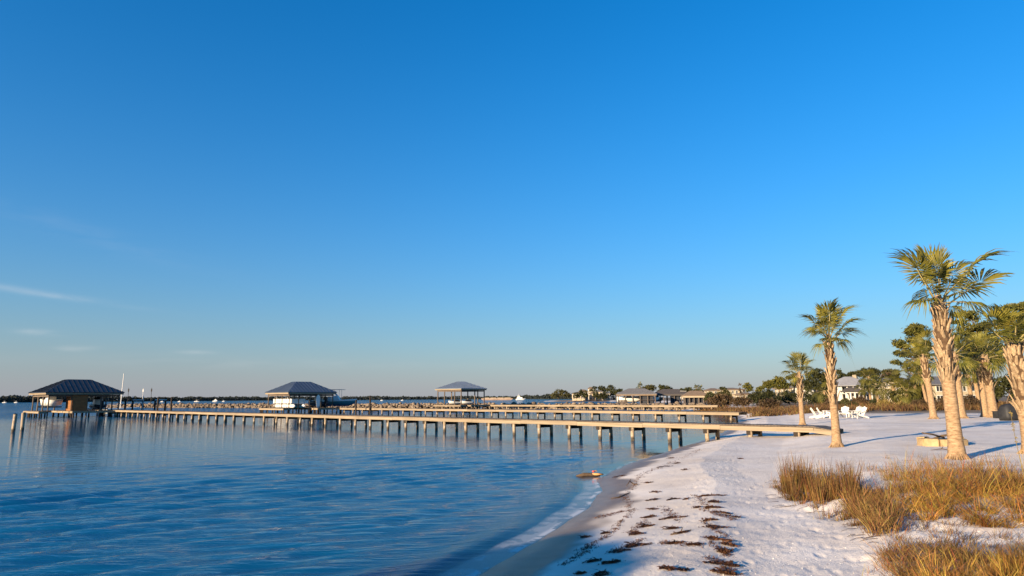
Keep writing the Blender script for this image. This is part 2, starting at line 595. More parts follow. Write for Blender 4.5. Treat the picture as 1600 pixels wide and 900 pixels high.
def water_mat():
    m, nt, b, out = nmat('bay_water')
    nt.nodes.remove(b)
    at = nt.nodes.new('ShaderNodeAttribute')
    at.attribute_name = 'murk'
    at2 = nt.nodes.new('ShaderNodeAttribute')
    at2.attribute_name = 'chop'
    n1 = noise_node(nt, 2.1, 4, 0.6, stretch=(0.42, 2.3, 1), dist=0.12, rotz=0.22)
    n2 = noise_node(nt, 8.0, 4, 0.65, stretch=(0.42, 2.4, 1), dist=0.1, rotz=0.15)
    n3 = noise_node(nt, 0.35, 3, 0.5, stretch=(1.0, 1.6, 1))

    def mul(a, c):
        k = nt.nodes.new('ShaderNodeMath')
        k.operation = 'MULTIPLY'
        nt.links.new(a, k.inputs[0])
        if isinstance(c, float):
            k.inputs[1].default_value = c
        else:
            nt.links.new(c, k.inputs[1])
        return k.outputs[0]

    def add(a, c):
        k = nt.nodes.new('ShaderNodeMath')
        nt.links.new(a, k.inputs[0])
        nt.links.new(c, k.inputs[1])
        return k.outputs[0]
    h = add(add(mul(n1.outputs['Fac'], 0.032), mul(n2.outputs['Fac'], 0.0085)), mul(n3.outputs['Fac'], 0.06))
    h = mul(h, at2.outputs['Fac'])
    bp = nt.nodes.new('ShaderNodeBump')
    bp.inputs['Strength'].default_value = 1.0
    bp.inputs['Distance'].default_value = 1.0
    nt.links.new(h, bp.inputs['Height'])
    # wave slopes too small and far to be carried by the mesh or the bump
    nv = noise_node(nt, 2.6, 2, 0.5, stretch=(0.6, 1.6, 1))
    sb_ = nt.nodes.new('ShaderNodeVectorMath')
    sb_.operation = 'SUBTRACT'
    nt.links.new(nv.outputs['Color'], sb_.inputs[0])
    sb_.inputs[1].default_value = (0.5, 0.5, 0.5)
    at3 = nt.nodes.new('ShaderNodeAttribute')
    at3.attribute_name = 'wind'
    sc_ = nt.nodes.new('ShaderNodeVectorMath')
    sc_.operation = 'SCALE'
    nt.links.new(sb_.outputs[0], sc_.inputs[0])
    nt.links.new(at3.outputs['Fac'], sc_.inputs['Scale'])
    ad_ = nt.nodes.new('ShaderNodeVectorMath')
    nt.links.new(bp.outputs[0], ad_.inputs[0])
    nt.links.new(sc_.outputs[0], ad_.inputs[1])
    bp = nt.nodes.new('ShaderNodeVectorMath')
    bp.operation = 'NORMALIZE'
    nt.links.new(ad_.outputs[0], bp.inputs[0])
    fr = nt.nodes.new('ShaderNodeFresnel')
    fr.inputs['IOR'].default_value = 1.333
    nt.links.new(bp.outputs[0], fr.inputs['Normal'])
    gl = nt.nodes.new('ShaderNodeBsdfGlossy')
    gl.inputs['Roughness'].default_value = 0.05
    nt.links.new(bp.outputs[0], gl.inputs['Normal'])
    df = nt.nodes.new('ShaderNodeBsdfDiffuse')
    df.inputs['Color'].default_value = (0.004, 0.105, 0.22, 1)
    tp = nt.nodes.new('ShaderNodeBsdfTransparent')
    tp.inputs['Color'].default_value = (0.80, 0.88, 0.88, 1)
    body = nt.nodes.new('ShaderNodeMixShader')
    nt.links.new(at.outputs['Fac'], body.inputs[0])
    nt.links.new(tp.outputs[0], body.inputs[1])
    nt.links.new(df.outputs[0], body.inputs[2])
    mx = nt.nodes.new('ShaderNodeMixShader')
    nt.links.new(fr.outputs[0], mx.inputs[0])
    nt.links.new(body.outputs[0], mx.inputs[1])
    nt.links.new(gl.outputs[0], mx.inputs[2])
    fa = nt.nodes.new('ShaderNodeAttribute')
    fa.attribute_name = 'foam_and_gleam'
    fd = nt.nodes.new('ShaderNodeBsdfDiffuse')
    fd.inputs['Color'].default_value = (0.7, 0.7, 0.7, 1)  # foam white, also used for the painted gleam of the swash
    fm = nt.nodes.new('ShaderNodeMixShader')
    nt.links.new(mul(fa.outputs['Fac'], 0.75), fm.inputs[0])
    nt.links.new(mx.outputs[0], fm.inputs[1])
    nt.links.new(fd.outputs[0], fm.inputs[2])
    nt.links.new(fm.outputs[0], out.inputs['Surface'])
    return m


M['sand'] = sand_mat()
M['water'] = water_mat()

# ------------------------------------------------------------------ ground and water
SHORE = [(-80, -40), (-40, -16), (-18, -1.5), (-6, 2.6), (-2.0, 6.2), (-0.53, 9.25), (-0.02, 10.31), (0.65, 12.21), (1.64, 15.0), (2.22, 17.2),
         (2.36, 18.4), (2.45, 19.6), (3.26, 22.06), (4.69, 25.31), (7.08, 30.39), (11.2, 38.65), (15.67, 49.15), (20.73, 62.66),
         (25.72, 78.55), (30.26, 97.37), (31.43, 111.23), (30.3, 123.6), (33, 129), (47, 150), (60, 190), (68, 250), (66, 320), (72, 400),
         (48, 452), (20, 476), (24, 505), (60, 560), (120, 900), (300, 2500), (1500, 9000)]
SEG = np.array(SHORE)


def shore_s(x, y):
    """signed distance to the waterline, positive on land"""
    best = np.full(x.shape, 1e18)
    sign = np.zeros(x.shape)
    for k in range(len(SEG) - 1):
        ax, ay = SEG[k]
        dx, dy = SEG[k + 1] - SEG[k]
        L2 = dx * dx + dy * dy
        t = np.clip(((x - ax) * dx + (y - ay) * dy) / L2, 0, 1)
        ex, ey = x - ax - t * dx, y - ay - t * dy
        d2 = ex * ex + ey * ey
        cr = dx * ey - dy * ex          # <0 : right of the path = land
        upd = d2 < best - 1e-9
        best = np.where(upd, d2, best)
        sign = np.where(upd, np.where(cr < 0, 1.0, -1.0), sign)
    return np.sqrt(best) * sign


PRX = np.array([-400, -30, -6, -1.5, -0.45, 0.0, 1.0, 1.9, 2.6, 3.6, 4.6, 6.0, 8.0, 13, 26, 60, 4000])
PRZ = np.array([-6.0, -2.2, -0.9, -0.22, -0.025, 0.0, 0.15, 0.29, 0.385, 0.365, 0.40, 0.56, 0.70, 0.77, 0.90, 1.0, 1.0])


def terrain(x, y, fine=True):
    x, y = np.asarray(x, float), np.asarray(y, float)
    s = shore_s(x, y)
    s = s + 0.16 * fbm(x * 0.55, y * 0.55, 3, 3) * np.exp(-np.abs(s) / 3.0)
    near = sm(60, 30, np.hypot(x, y))
    sb = s + near * 0.5 * fbm(x * 0.35, y * 0.35, 40, 2) * sm(1.2, 2.2, s)
    z = np.interp(sb, PRX, PRZ)
    land = sm(0.9, 2.2, s)
    z = z + land * 0.09 * fbm(x * 0.16, y * 0.16, 5, 3)
    # lumpy drifts round the grass on the right
    gx = sm(2.6, 4.2, x - 0.12 * y) * sm(18, 12, y) * sm(3, 5, s)
    z = z + gx * (0.05 + 0.16 * fbm(x * 0.9, y * 0.9, 71, 3))
    if fine:
        d = np.hypot(x, y)
        fade = np.exp(-d / 26.0)
        tramp = sm(2.0, 4.0, s)
        z = z + land * fade * (0.020 * fbm(x * 2.3, y * 2.3, 11, 3) + 0.012 * fbm(x * 9, y * 9, 13, 3) + 0.009 * fbm(x * 24, y * 24, 14, 2) * np.exp(-d / 9.0))
        z = z + tramp * fade * 0.035 * np.minimum(fbm(x * 3.4, y * 3.4, 19, 2) + 0.16, 0.06)
        z = z + gx * fade * 0.035 * fbm(x * 7, y * 7, 23, 3)
    return z, s


def gz(x, y):
    z, s = terrain(np.array([x]), np.array([y]))
    return float(z[0])


def GT(px, py):
    """point of the terrain seen at a pixel"""
    z = 0.6
    for _ in range(5):
        p = G(px, py, z)
        z = 0.35 * z + 0.65 * gz(p.x, p.y)
    return Vector((p.x, p.y, gz(p.x, p.y)))


def polar(angles, radii):
    A, Rr = np.meshgrid(np.radians(angles), radii)
    x, y = (Rr * np.sin(A)).ravel(), (Rr * np.cos(A)).ravel()
    na, nr = len(angles), len(radii)
    i, j = np.meshgrid(np.arange(na - 1), np.arange(nr - 1))
    a = (j * na + i).ravel()
    F = np.stack([a, a + 1, a + na + 1, a + na], 1)
    return x, y, F


ang = np.concatenate([np.arange(-180, -12, 6.0), np.arange(-12, 43, 0.085), np.arange(43, 181, 6.0)])
ang[-1] = 180
rad = np.concatenate([np.linspace(0.02, 3, 8), np.geomspace(3.2, 60, 430), np.geomspace(62, 400, 70), np.geomspace(430, 9000, 26)])
x, y, F = polar(ang, rad)
z, s = terrain(x, y)
wl = 0.80 + 0.6 * fbm(x * 1.1, y * 1.1, 31, 3)
wet = sm(wl + 0.28, wl - 0.22, s)
sheen = sm(0.5, 0.08, s + 0.2 * fbm(x * 1.5, y * 1.5, 35, 2))
far = sm(66, 72, np.hypot(x, y) + 3 * fbm(x * .2, y * .2, 33, 2)) * sm(6, 14, s)
grs = sm(0.0, 0.35, fbm(x * 0.8, y * 0.8, 55, 3)) * sm(3.2, 4.4, x - 0.12 * y) * sm(15.5, 12, y) * sm(2, 4, s) * sm(5.0, 6.5, y)
lit = np.clip(far * 0.96 + 0.75 * grs, 0, 1)
# trodden prints along the path between the berm and the grass
FPR = np.random.default_rng(15)
nearm = np.where((np.hypot(x, y) < 34) & (s > 1.5) & (x > 0))[0]
nx, ny = x[nearm], y[nearm]
dz = np.zeros(len(nearm))
for (ax, ay, bx_, by_, nst) in ((2.6, 6.2, 8.6, 27, 34), (3.1, 6.0, 7.6, 24, 30), (2.2, 6.5, 6.0, 22, 26), (4.4, 10, 11, 26, 26), (9, 30, 7.2, 14, 24)):
    ph = FPR.random() * 6
    dl = math.hypot(bx_ - ax, by_ - ay)
    ux, uy = (bx_ - ax) / dl, (by_ - ay) / dl
    for k in range(nst):
        t = (k + FPR.uniform(-.1, .1)) / nst
        w = .35 * math.sin(t * 7 + ph) + (.11 if k % 2 else -.11)
        cx, cy = ax + (bx_ - ax) * t - uy * w, ay + (by_ - ay) * t + ux * w
        m_ = np.where((np.abs(nx - cx) < .4) & (np.abs(ny - cy) < .4))[0]
        if not len(m_):
            continue
        a_ = (nx[m_] - cx) * ux + (ny[m_] - cy) * uy
        b_ = -(nx[m_] - cx) * uy + (ny[m_] - cy) * ux
        q_ = (a_ / .12) ** 2 + (b_ / .052) ** 2
        dz[m_] += FPR.uniform(.5, 1.0) * (-.012 * np.exp(-q_ ** 1.5) + .005 * np.exp(-((np.sqrt(q_) - 1.5) / .35) ** 2))
z[nearm] += dz
ground = np_obj('sand_beach', np.stack([x, y, z], 1), F, M['sand'], smooth=True, attrs={'wet': wet, 'litter': lit, 'sheen': sheen})
tag(ground, 'white sand beach sloping into the bay', kind='structure')

wang = np.concatenate([np.arange(-180, -42, 6.0), np.arange(-42, 27, 0.13), np.arange(27, 60, 3.0)])
wrad = np.concatenate([np.geomspace(3.5, 75, 520), np.geomspace(77, 400, 80), np.geomspace(420, 12000, 30)])
x, y, F = polar(wang, wrad)
zt, s = terrain(x, y, fine=False)
depth = np.clip(-zt, 0, 10)
dist = np.hypot(x, y)
WR = np.random.default_rng(3)
hgt = np.zeros_like(x)
main = math.atan2(-0.42, 0.90)
for k in range(60):
    lam = 0.22 * (0.95 / 0.22) ** WR.random()
    th = -1.30 + WR.normal(0, 0.16)
    if k % 3 == 0:
        lam = 0.7 + 0.7 * WR.random()
        th = main - 0.25 + WR.normal(0, 0.12)
    kk = 2 * math.pi / lam
    amp = 0.0042 * lam ** 0.85
    ph = kk * (x * math.cos(th) + y * math.sin(th)) + WR.random() * 6.28
    res = 1 - sm(lam * 9, lam * 22, dist * 0.3)          # only where the grid carries it
    hgt += amp * res * np.sin(ph)
env = 0.65 + 0.9 * np.clip(fbm(x * 0.13, y * 0.13, 91, 3) + 0.25, -0.2, 0.8)
calm = (1 - 0.80 * sm(20, 34, dist) * sm(110, 85, dist)) * (1 + 0.05 * sm(24, 14, dist))
shal = sm(0.02, 0.5, depth)
hgt *= env * calm * shal
# small breaker running along the edge of the beach
bs = -0.85 + 0.25 * fbm(x * 0.4, y * 0.4, 63, 2)
hgt += 0.030 * np.exp(-((s - bs) / 0.26) ** 2) * sm(0.1, 0.35, fbm(x * 0.22, y * 0.22, 65, 2) + 0.45) * sm(24, 19, y)
chop = (0.30 + 0.70 * env * shal) * calm * (1 + 0.7 * sm(26, 12, dist)) * (1 + 3.2 * sm(92, 150, dist)) * sm(0.0, 0.12, depth + 0.02)
wind = 0.035 + 1.5 * sm(88, 150, dist) + 0.15 * sm(30, 14, dist) * shal
murk = 1 - np.exp(-depth / 0.13)
lace = sm(-0.06, 0.14, fbm(x * 4.0, y * 4.0, 83, 3))
film_gleam = sm(0.0, 0.002, depth) * sm(0.034, 0.018, depth)  # pale colour on the thin swash, standing in for its sky reflection
lip = sm(0.0, 0.002, depth) * sm(0.010, 0.005, depth)
foam_and_gleam = film_gleam * (0.20 + 0.25 * lace) * sm(22, 17.5, y) + lip * 0.5 * lace  # painted reflection on the swash film, plus real foam at the lip
keep = (s < 1.5)
Fk = keep[F].any(axis=1)
F = F[Fk]
used, inv = np.unique(F, return_inverse=True)
F = inv.reshape(F.shape)
water = np_obj('bay_water', np.stack([x, y, hgt], 1)[used], F, M['water'], smooth=True, attrs={'murk': murk[used], 'chop': chop[used], 'foam_and_gleam': foam_and_gleam[used], 'wind': wind[used]})
tag(water, 'rippled blue bay water', kind='structure')

# ------------------------------------------------------------------ piers
def unit(deg):
    a = math.radians(deg)
    return Vector((math.cos(a), math.sin(a), 0))


POST_ME = {}


def post_mesh(r, mat, n=10):
    """pile of unit length, slightly tapered and worn"""
    key = (r, mat)
    if key not in POST_ME:
        mb = MB()
        mb.tube([(0, 0, 0), (0.01 * r, 0, 0.33), (-0.02 * r, 0.03 * r, 0.66), (0, 0, 0.985), (0, 0, 1)], [r * 1.08, r * 1.02, r, r * 0.97, r * 0.85], n)
        POST_ME[key] = mb.mesh('pile', M[mat], True)
    return POST_ME[key]


def pier(label, A, deg, s, k0, k1, deck, width, group, fascia_h=0.26, pile_r=0.105, ramp=None, gap=0.16, cap_below=True):
    """local x runs out along the pier, local +y is the sunny side nearest the beach"""
    a = math.radians(deg)
    root = thing('wooden_pier', label, 'pier', (A[0], A[1], 0), a, group)
    u, v = unit(deg), unit(deg + 90)
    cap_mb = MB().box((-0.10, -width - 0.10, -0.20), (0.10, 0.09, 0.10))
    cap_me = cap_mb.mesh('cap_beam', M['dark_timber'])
    x_lo, x_hi = (k0 - 0.35) * s, (k1 + 0.4) * s
    for k in range(k0, k1 + 1):
        x = k * s + random.uniform(-0.06, 0.06)
        for yy in (0.0, -width):
            w = Vector((A[0], A[1], 0)) + u * x + v * yy
            z0 = min(gz(w.x, w.y), 0.5) - 0.35
            top = deck - 0.05 - (0.12 if yy == 0 else 0.14)
            if top - z0 < 0.3:
                continue
            o = inst('pile', post_mesh(pile_r, 'pile'), root, (x, yy - 0.02, z0), (random.uniform(-.015, .015), random.uniform(-.015, .015), random.random() * 6), (1, 1, top - z0))
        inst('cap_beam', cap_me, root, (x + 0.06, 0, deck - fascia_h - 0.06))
    # side boards, in lengths of about 5 m with a hairline joint
    for yy in (0.15, -width - 0.15):
        x = x_lo
        while x < x_hi - 0.5:
            L = min(2 * s, x_hi - x)
            mb = MB()
            dz = random.uniform(-0.012, 0.012)
            mb.box((x + 0.006, yy - 0.025, deck - 0.045 - fascia_h + dz), (x + L - 0.006, yy + 0.025, deck - 0.045 + dz))
            mb.build('side_board', M['fascia'], root)
            x += L
    # decking: separate boards with gaps, joined because they are too fine to tell apart
    n = int((x_hi - x_lo) / gap)
    vs_, fs_ = [], []
    cube = np.array([(0, 0, 0), (1, 0, 0), (1, 1, 0), (0, 1, 0), (0, 0, 1), (1, 0, 1), (1, 1, 1), (0, 1, 1)], float)
    cf = np.array([(0, 3, 2, 1), (4, 5, 6, 7), (0, 1, 5, 4), (1, 2, 6, 5), (2, 3, 7, 6), (3, 0, 4, 7)])
    V, F = [], []
    for i in range(n):
        e0, e1 = random.uniform(-0.025, 0.025), random.uniform(-0.025, 0.025)
        lo = np.array((x_lo + i * gap, -width - 0.165 + e0 * .3, deck - 0.04))
        hi = np.array((x_lo + i * gap + gap - 0.012, 0.165 + e1 * .3, deck + random.uniform(-0.006, 0.006)))
        V.append(lo + cube * (hi - lo))
        F.append(cf + 8 * i)
    o = np_obj('decking', np.concatenate(V), np.concatenate(F), M['deck'], root)
    o['kind'] = 'stuff'
    if ramp:
        L, zend = ramp
        m2 = MB()
        m2.beam((x_lo, 0.15, deck - 0.175), (x_lo - L, 0.15, zend - 0.14), 0.05, fascia_h)
        m2.build('ramp_board', M['fascia'], root)
        m2 = MB()
        m2.beam((x_lo, -width - 0.15, deck - 0.175), (x_lo - L, -width - 0.15, zend - 0.14), 0.05, fascia_h)
        m2.build('ramp_board', M['fascia'], root)
        nb = int(L / gap)
        for i in range(nb):
            t0, t1 = i / nb, (i + 0.93) / nb
            mb = MB()
            mb.beam((x_lo - L * t0, -width / 2, deck - 0.02 + (zend - deck) * t0), (x_lo - L * t1, -width / 2, deck - 0.02 + (zend - deck) * t1), width + 0.45, 0.035)
            mb.build('ramp_plank', M['deck'], root)
    return root


PG = 'private wooden piers along the shore'
P1A, P1D, P1S = (11.33, 32.46), 136.7, 2.214
pier('long weathered wooden pier nearest the camera reaching to the left boathouse', P1A, P1D, P1S, -1, 43, 0.99, 1.1, PG, ramp=(0.8, 0.86), fascia_h=0.21)
P2A, P2D = (18.0, 63.8), 135.0
P2S = 2.66
pier('second wooden pier behind the nearest one, leading to the white pontoon boat house', P2A, P2D, P2S, -1, 24, 0.97, 1.15, PG, fascia_h=0.24, pile_r=0.10)
P3A, P3D, P3S = (30.0, 112.0), 142.0, 3.05
pier('farthest wooden pier running to the open sided pavilion before the rocks', P3A, P3D, P3S, -1, 17, 1.05, 1.3, PG, fascia_h=0.30, pile_r=0.11)


# ------------------------------------------------------------------ boathouses
def hip_roof(mb_roof, x0, x1, y0, y1, z0, z1, inset_x, inset_y, thick=0.10):
    """hipped roof over a rectangle; ridge inset from the ends"""
    xm0, xm1, ym0, ym1 = x0 + inset_x, x1 - inset_x, y0 + inset_y, y1 - inset_y
    vs_ = [(x0, y0, z0), (x1, y0, z0), (x1, y1, z0), (x0, y1, z0), (xm0, ym0, z1), (xm1, ym0, z1), (xm1, ym1, z1), (xm0, ym1, z1)]
    low = [(a, b, c - thick) for a, b, c in vs_[:4]]
    mb_roof.add(vs_ + low, [(0, 1, 5, 4), (1, 2, 6, 5), (2, 3, 7, 6), (3, 0, 4, 7), (4, 5, 6, 7), (8, 11, 10, 9), (0, 8, 9, 1), (1, 9, 10, 2), (2, 10, 11, 3), (3, 11, 8, 0)])
    return vs_


def seams(mb, vs_, step=0.6, r=0.018):
    """standing seams up each roof slope"""
    quads = [(0, 1, 5, 4), (1, 2, 6, 5), (2, 3, 7, 6), (3, 0, 4, 7)]
    for q in quads:
        a, b, c, d = [Vector(vs_[i]) for i in q]
        L = (b - a).length
        e = (b - a).normalized()
        nrm = (b - a).cross(d - a).normalized()
        t = step * 0.5
        while t < L:
            p = a + e * t
            # length up the slope until the hip or the ridge
            la, lb = (d - a).dot(e), (b - a).dot(e) - (c - a).dot(e) + 0
            up = (d - a) - e * (d - a).dot(e)
            ta = (d - a).dot(e)
            tc = (c - a).dot(e)
            if t < ta:
                f = t / max(ta, 1e-4)
            elif t > tc:
                f = (L - t) / max(L - tc, 1e-4)
            else:
                f = 1.0
            if f > 0.04:
                q1 = p + up * (f * 0.985)
                mb.beam(p + nrm * r, q1 + nrm * r, 0.03, r * 2)
            t += step


def boathouse(label, origin, deg, x0, x1, y0, y1, deck, eave, ridge, roof, ix, iy, post_xs, post_ys, mats, group, r=0.085, pile_ext=True, deck_rects=None, floor=None, fascia='fascia'):
    root = thing('boathouse', label, 'boathouse', (origin[0], origin[1], 0), math.radians(deg), group)
    mb = MB()
    vs_ = hip_roof(mb, x0, x1, y0, y1, eave, ridge, ix, iy)
    ro = mb.build('roof', M[roof], root)
    if roof.startswith('roof'):
        sb = MB()
        seams(sb, vs_)
        sb.build('standing_seam', M[roof], ro)
    o = 0.42
    # fascia boards just inside the eaves
    for nm, p, q in (('fascia_board', (x0 + .1, y0 + .12, 0), (x1 - .1, y0 + .12, 0)), ('fascia_board', (x0 + .1, y1 - .12, 0), (x1 - .1, y1 - .12, 0)),
                     ('fascia_board', (x0 + .12, y0 + .2, 0), (x0 + .12, y1 - .2, 0)), ('fascia_board', (x1 - .12, y0 + .2, 0), (x1 - .12, y1 - .2, 0))):
        f = MB().beam((p[0], p[1], eave - 0.22), (q[0], q[1], eave - 0.22), 0.06, 0.22)
        f.build(nm, M[fascia], root)
    for px_ in post_xs:
        for py_ in post_ys:
            edge = px_ in (post_xs[0], post_xs[-1]) or py_ in (post_ys[0], post_ys[-1])
            if not edge:
                continue
            inst('post', post_mesh(r, mats), root, (px_, py_, -1.2), (0, 0, random.random() * 6), (1, 1, eave - 0.33 + 1.2))
            b = MB()
    # header beams
    for py_ in post_ys[:1] + post_ys[-1:]:
        MB().box((post_xs[0] - .1, py_ - .06, eave - .62), (post_xs[-1] + .1, py_ + .06, eave - .36)).build('header_beam', M[mats], root)
    for px_ in post_xs[:1] + post_xs[-1:]:
        MB().box((px_ - .06, post_ys[0] - .1, eave - .60), (px_ + .06, post_ys[-1] + .1, eave - .38)).build('header_beam', M[mats], root)
    # walkways round the slips
    for (a0, a1, b0, b1) in deck_rects or []:
        w = MB()
        if a1 - a0 > b1 - b0:
            t = a0
            while t < a1:
                w.box((t, b0, deck - 0.045), (min(t + 0.148, a1), b1, deck))
                t += 0.16
        else:
            t = b0
            while t < b1:
                w.box((a0, t, deck - 0.045), (a1, min(t + 0.148, b1), deck))
                t += 0.16
        ob = w.build('walkway', M['deck'], root)
        e = MB()
        e.box((a0 - .02, b1, deck - 0.28), (a1 + .02, b1 + .05, deck - 0.05))
        e.build('walkway_edge', M['fascia'], root)
        e = MB()
        e.box((a0 - .05, b0, deck - 0.27), (a0, b1 - .005, deck - 0.052))
        e.build('walkway_edge', M['fascia'], root)
        n = max(2, int((a1 - a0) / 2.2))
        for i in range(n):
            xx = a0 + 0.15 + (a1 - a0 - 0.3) * i / (n - 1)
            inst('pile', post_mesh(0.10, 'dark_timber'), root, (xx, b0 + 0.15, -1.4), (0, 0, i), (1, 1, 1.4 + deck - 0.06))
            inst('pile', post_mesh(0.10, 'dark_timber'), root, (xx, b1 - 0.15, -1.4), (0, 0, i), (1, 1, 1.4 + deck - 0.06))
    return root


def loft(mb, rows, close_ends=True):
    """rows of equal point counts -> skin"""
    n = len(rows[0])
    b = len(mb.v)
    for rw in rows:
        mb.v.extend([tuple(p) for p in rw])
    for i in range(len(rows) - 1):
        for k in range(n - 1):
            a = b + i * n + k
            mb.f.append((a, a + 1, a + n + 1, a + n))
    if close_ends:
        mb.f.append(tuple(b + k for k in range(n))[::-1])
        mb.f.append(tuple(b + (len(rows) - 1) * n + k for k in range(n)))


def hull_rows(L, B, H, bowrise=0.35):
    rows = []
    for t in (0.0, 0.15, 0.35, 0.55, 0.72, 0.86, 0.95, 1.0):
        w = B / 2 * (1.0 if t < 0.5 else max(0.03, math.cos((t - 0.5) / 0.5 * math.pi / 2) ** 0.75))
        sh = H * (1 + bowrise * max(0, t - 0.3) ** 1.5)
        keel = H * 0.75 * max(0, (t - 0.72) / 0.28) ** 2
        chine = keel + (H * 0.28) * (1 - 0.2 * t)
        chine = min(chine, sh * 0.9)
        x = L * t
        rows.append([(x, -w, sh), (x, -w * 0.9, (chine + sh) / 2), (x, -w * 0.78, chine), (x, 0, keel), (x, w * 0.78, chine), (x, w * 0.9, (chine + sh) / 2), (x, w, sh), (x, w * 0.84, sh + 0.02), (x, 0, sh - 0.06), (x, -w * 0.84, sh + 0.02), (x, -w, sh)])
    return rows


def motorboat(label, loc, rz, L=6.2, B=2.3, H=0.95, mat='gel', ttop=False, motor=True, group=None, seat=True, parent=None, stripe=None):
    root = thing('motorboat', label, 'boat', loc, rz, group)
    mb = MB()
    loft(mb, hull_rows(L, B, H))
    mb.build('hull', M[mat], root, True)
    if stripe:
        sb = MB()
        loft(sb, [[(x * 1.0, y * 1.012, z) for (x, y, z) in r[:1]] + [(r[0][0], r[0][1] * 1.012, r[0][2] - 0.22)] for r in hull_rows(L, B, H)], False)
        sb.build('rub_stripe', M[stripe], root)
        sb = MB()
        loft(sb, [[(r[6][0], r[6][1] * 1.012, r[6][2] - 0.22), (r[6][0], r[6][1] * 1.012, r[6][2])] for r in hull_rows(L, B, H)], False)
        sb.build('rub_stripe', M[stripe], root)
    c = MB()
    c.add([(L * .38, -.4, H), (L * .56, -.4, H), (L * .56, .4, H), (L * .38, .4, H), (L * .40, -.36, H + .75), (L * .50, -.36, H + .75), (L * .50, .36, H + .75), (L * .40, .36, H + .75)],
          [(0, 3, 2, 1), (4, 5, 6, 7), (0, 1, 5, 4), (1, 2, 6, 5), (2, 3, 7, 6), (3, 0, 4, 7)])
    con = c.build('console', M['gel'], root)
    w = MB()
    w.add([(L * .47, -.38, H + .76), (L * .47, .38, H + .76), (L * .43, .36, H + 1.1), (L * .43, -.36, H + 1.1), (L * .48, -.38, H + .76), (L * .48, .38, H + .76), (L * .44, .36, H + 1.1), (L * .44, -.36, H + 1.1)],
          [(0, 1, 2, 3), (7, 6, 5, 4), (0, 4, 5, 1), (1, 5, 6, 2), (2, 6, 7, 3), (3, 7, 4, 0)])
    w.build('windshield', M['glass'], con)
    if seat:
        MB().box((L * .26, -.5, H - .05), (L * .34, .5, H + .5)).build('seat', M['gel'], root)
    if motor:
        e = MB()
        e.add([(-.62, -.2, H * .75), (-.08, -.17, H * .7), (-.08, .17, H * .7), (-.62, .2, H * .75), (-.52, -.16, H + .5), (-.12, -.15, H + .45), (-.12, .15, H + .45), (-.52, .16, H + .5)],
              [(0, 3, 2, 1), (4, 5, 6, 7), (0, 1, 5, 4), (1, 2, 6, 5), (2, 3, 7, 6), (3, 0, 4, 7)])
        e.box((-.38, -.06, -.35), (-.18, .06, H * .74))
        e.build('outboard_motor', M['black'], root)
    if ttop:
        t = MB()
        for sx in (L * .36, L * .56):
            for sy in (-.55, .55):
                t.tube([(sx, sy, H - .02), (sx, sy * .95, H + 1.75)], 0.03, 6)
        t.build('top_frame', M['alu'], root)
        MB().box((L * .27, -.85, H + 1.75), (L * .64, .85, H + 1.83)).build('hard_top', M[mat], root)
    return root


def lift_cradle(parent, x0, x1, y0, y1, z, eave):
    """two beams and four cables under a boat"""
    for xx in (x0, x1):
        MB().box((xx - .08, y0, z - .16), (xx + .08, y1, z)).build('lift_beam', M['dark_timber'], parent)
        for yy in (y0 + .05, y1 - .05):
            MB().tube([(xx, yy, z), (xx, yy, eave)], 0.015, 5).build('lift_cable', M['alu'], parent)


BG = 'hip roofed boathouses on the piers'
# --- left boathouse, at the end of the nearest pier
u1, v1 = unit(P1D), unit(P1D + 90)
o1 = Vector((P1A[0], P1A[1], 0)) + u1 * 94.5
bh1 = boathouse('dark roofed boathouse with a cedar storeroom at the far left end of the nearest pier', o1, P1D, -0.3, 9.7, -1.2, 8.5, 0.92, 3.5, 5.35, 'roof_navy',
                4.0, 3.4, [0.3, 3.3, 6.2, 9.1], [-0.7, 1.6, 3.3, 5.2, 7.9], 'post', BG,
                deck_rects=[(-0.2, 9.2, 2.9, 5.45), (9.3, 11.4, -1.2, 8.4), (0.2, 9.2, 8.0, 8.9), (-0.2, 9.25, -1.3, -0.3), (-1.5, -0.3, -1.25, 5.4)])
shed = MB()
shed.box((0.15, 3.35, 0.925), (3.2, 5.15, 3.12)).build('storeroom', M['cedar'], bh1)
for i in range(7):                                   # siding boards of the storeroom
    z0 = 0.95 + i * 0.305
    MB().box((0.18, 5.155, z0), (3.18, 5.185, z0 + 0.29)).build('siding_board', M['cedar'], bh1)
    MB().box((0.12, 3.36, z0), (0.148, 5.14, z0 + 0.29)).build('siding_board', M['cedar'], bh1)
lift_cradle(bh1, 3.0, 7.0, 5.7, 7.75, 1.55, 3.1)
p = o1 + u1 * 2.2 + v1 * 6.75
motorboat('white motorboat hung on the lift inside the left boathouse', (p.x, p.y, 1.52), math.radians(P1D), 6.4, 2.0, 0.95, 'gel', motor=False, group='boats kept at the boathouses')
p = o1 + u1 * 2.6 + v1 * 0.9
motorboat('small dark hulled boat on the lift beside the cedar storeroom', (p.x, p.y, 1.15), math.radians(P1D), 5.0, 1.6, 0.6, 'navyhull', motor=True, group='boats kept at the boathouses')
lift_cradle(bh1, 3.2, 6.0, -0.2, 1.9, 1.17, 3.1)

# mooring piles off its left corner
for (px_, py_, lab, tz) in ((20, 675, 'leaning grey mooring pile farthest left, standing alone in the water', 648), (35, 672, 'dark mooring pile touching the corner of the left dock', 646)):
    b = G(px_, py_)
    h = (py_ - tz) * b.y / FPX
    t = thing('mooring_pile', lab, 'pile', (b.x, b.y, 0), 0, 'mooring piles')
    inst('shaft', post_mesh(0.135, 'pile'), t, (0, 0, -1.2), (0.0, 0.02, px_), (1, 1, h + 1.2))
    MB().tube([(0.02, 0, h - 0.01), (0.02, 0, h + 0.05)], [0.15, 0.02], 10).build('pile_cap', M['dark_timber'], t)

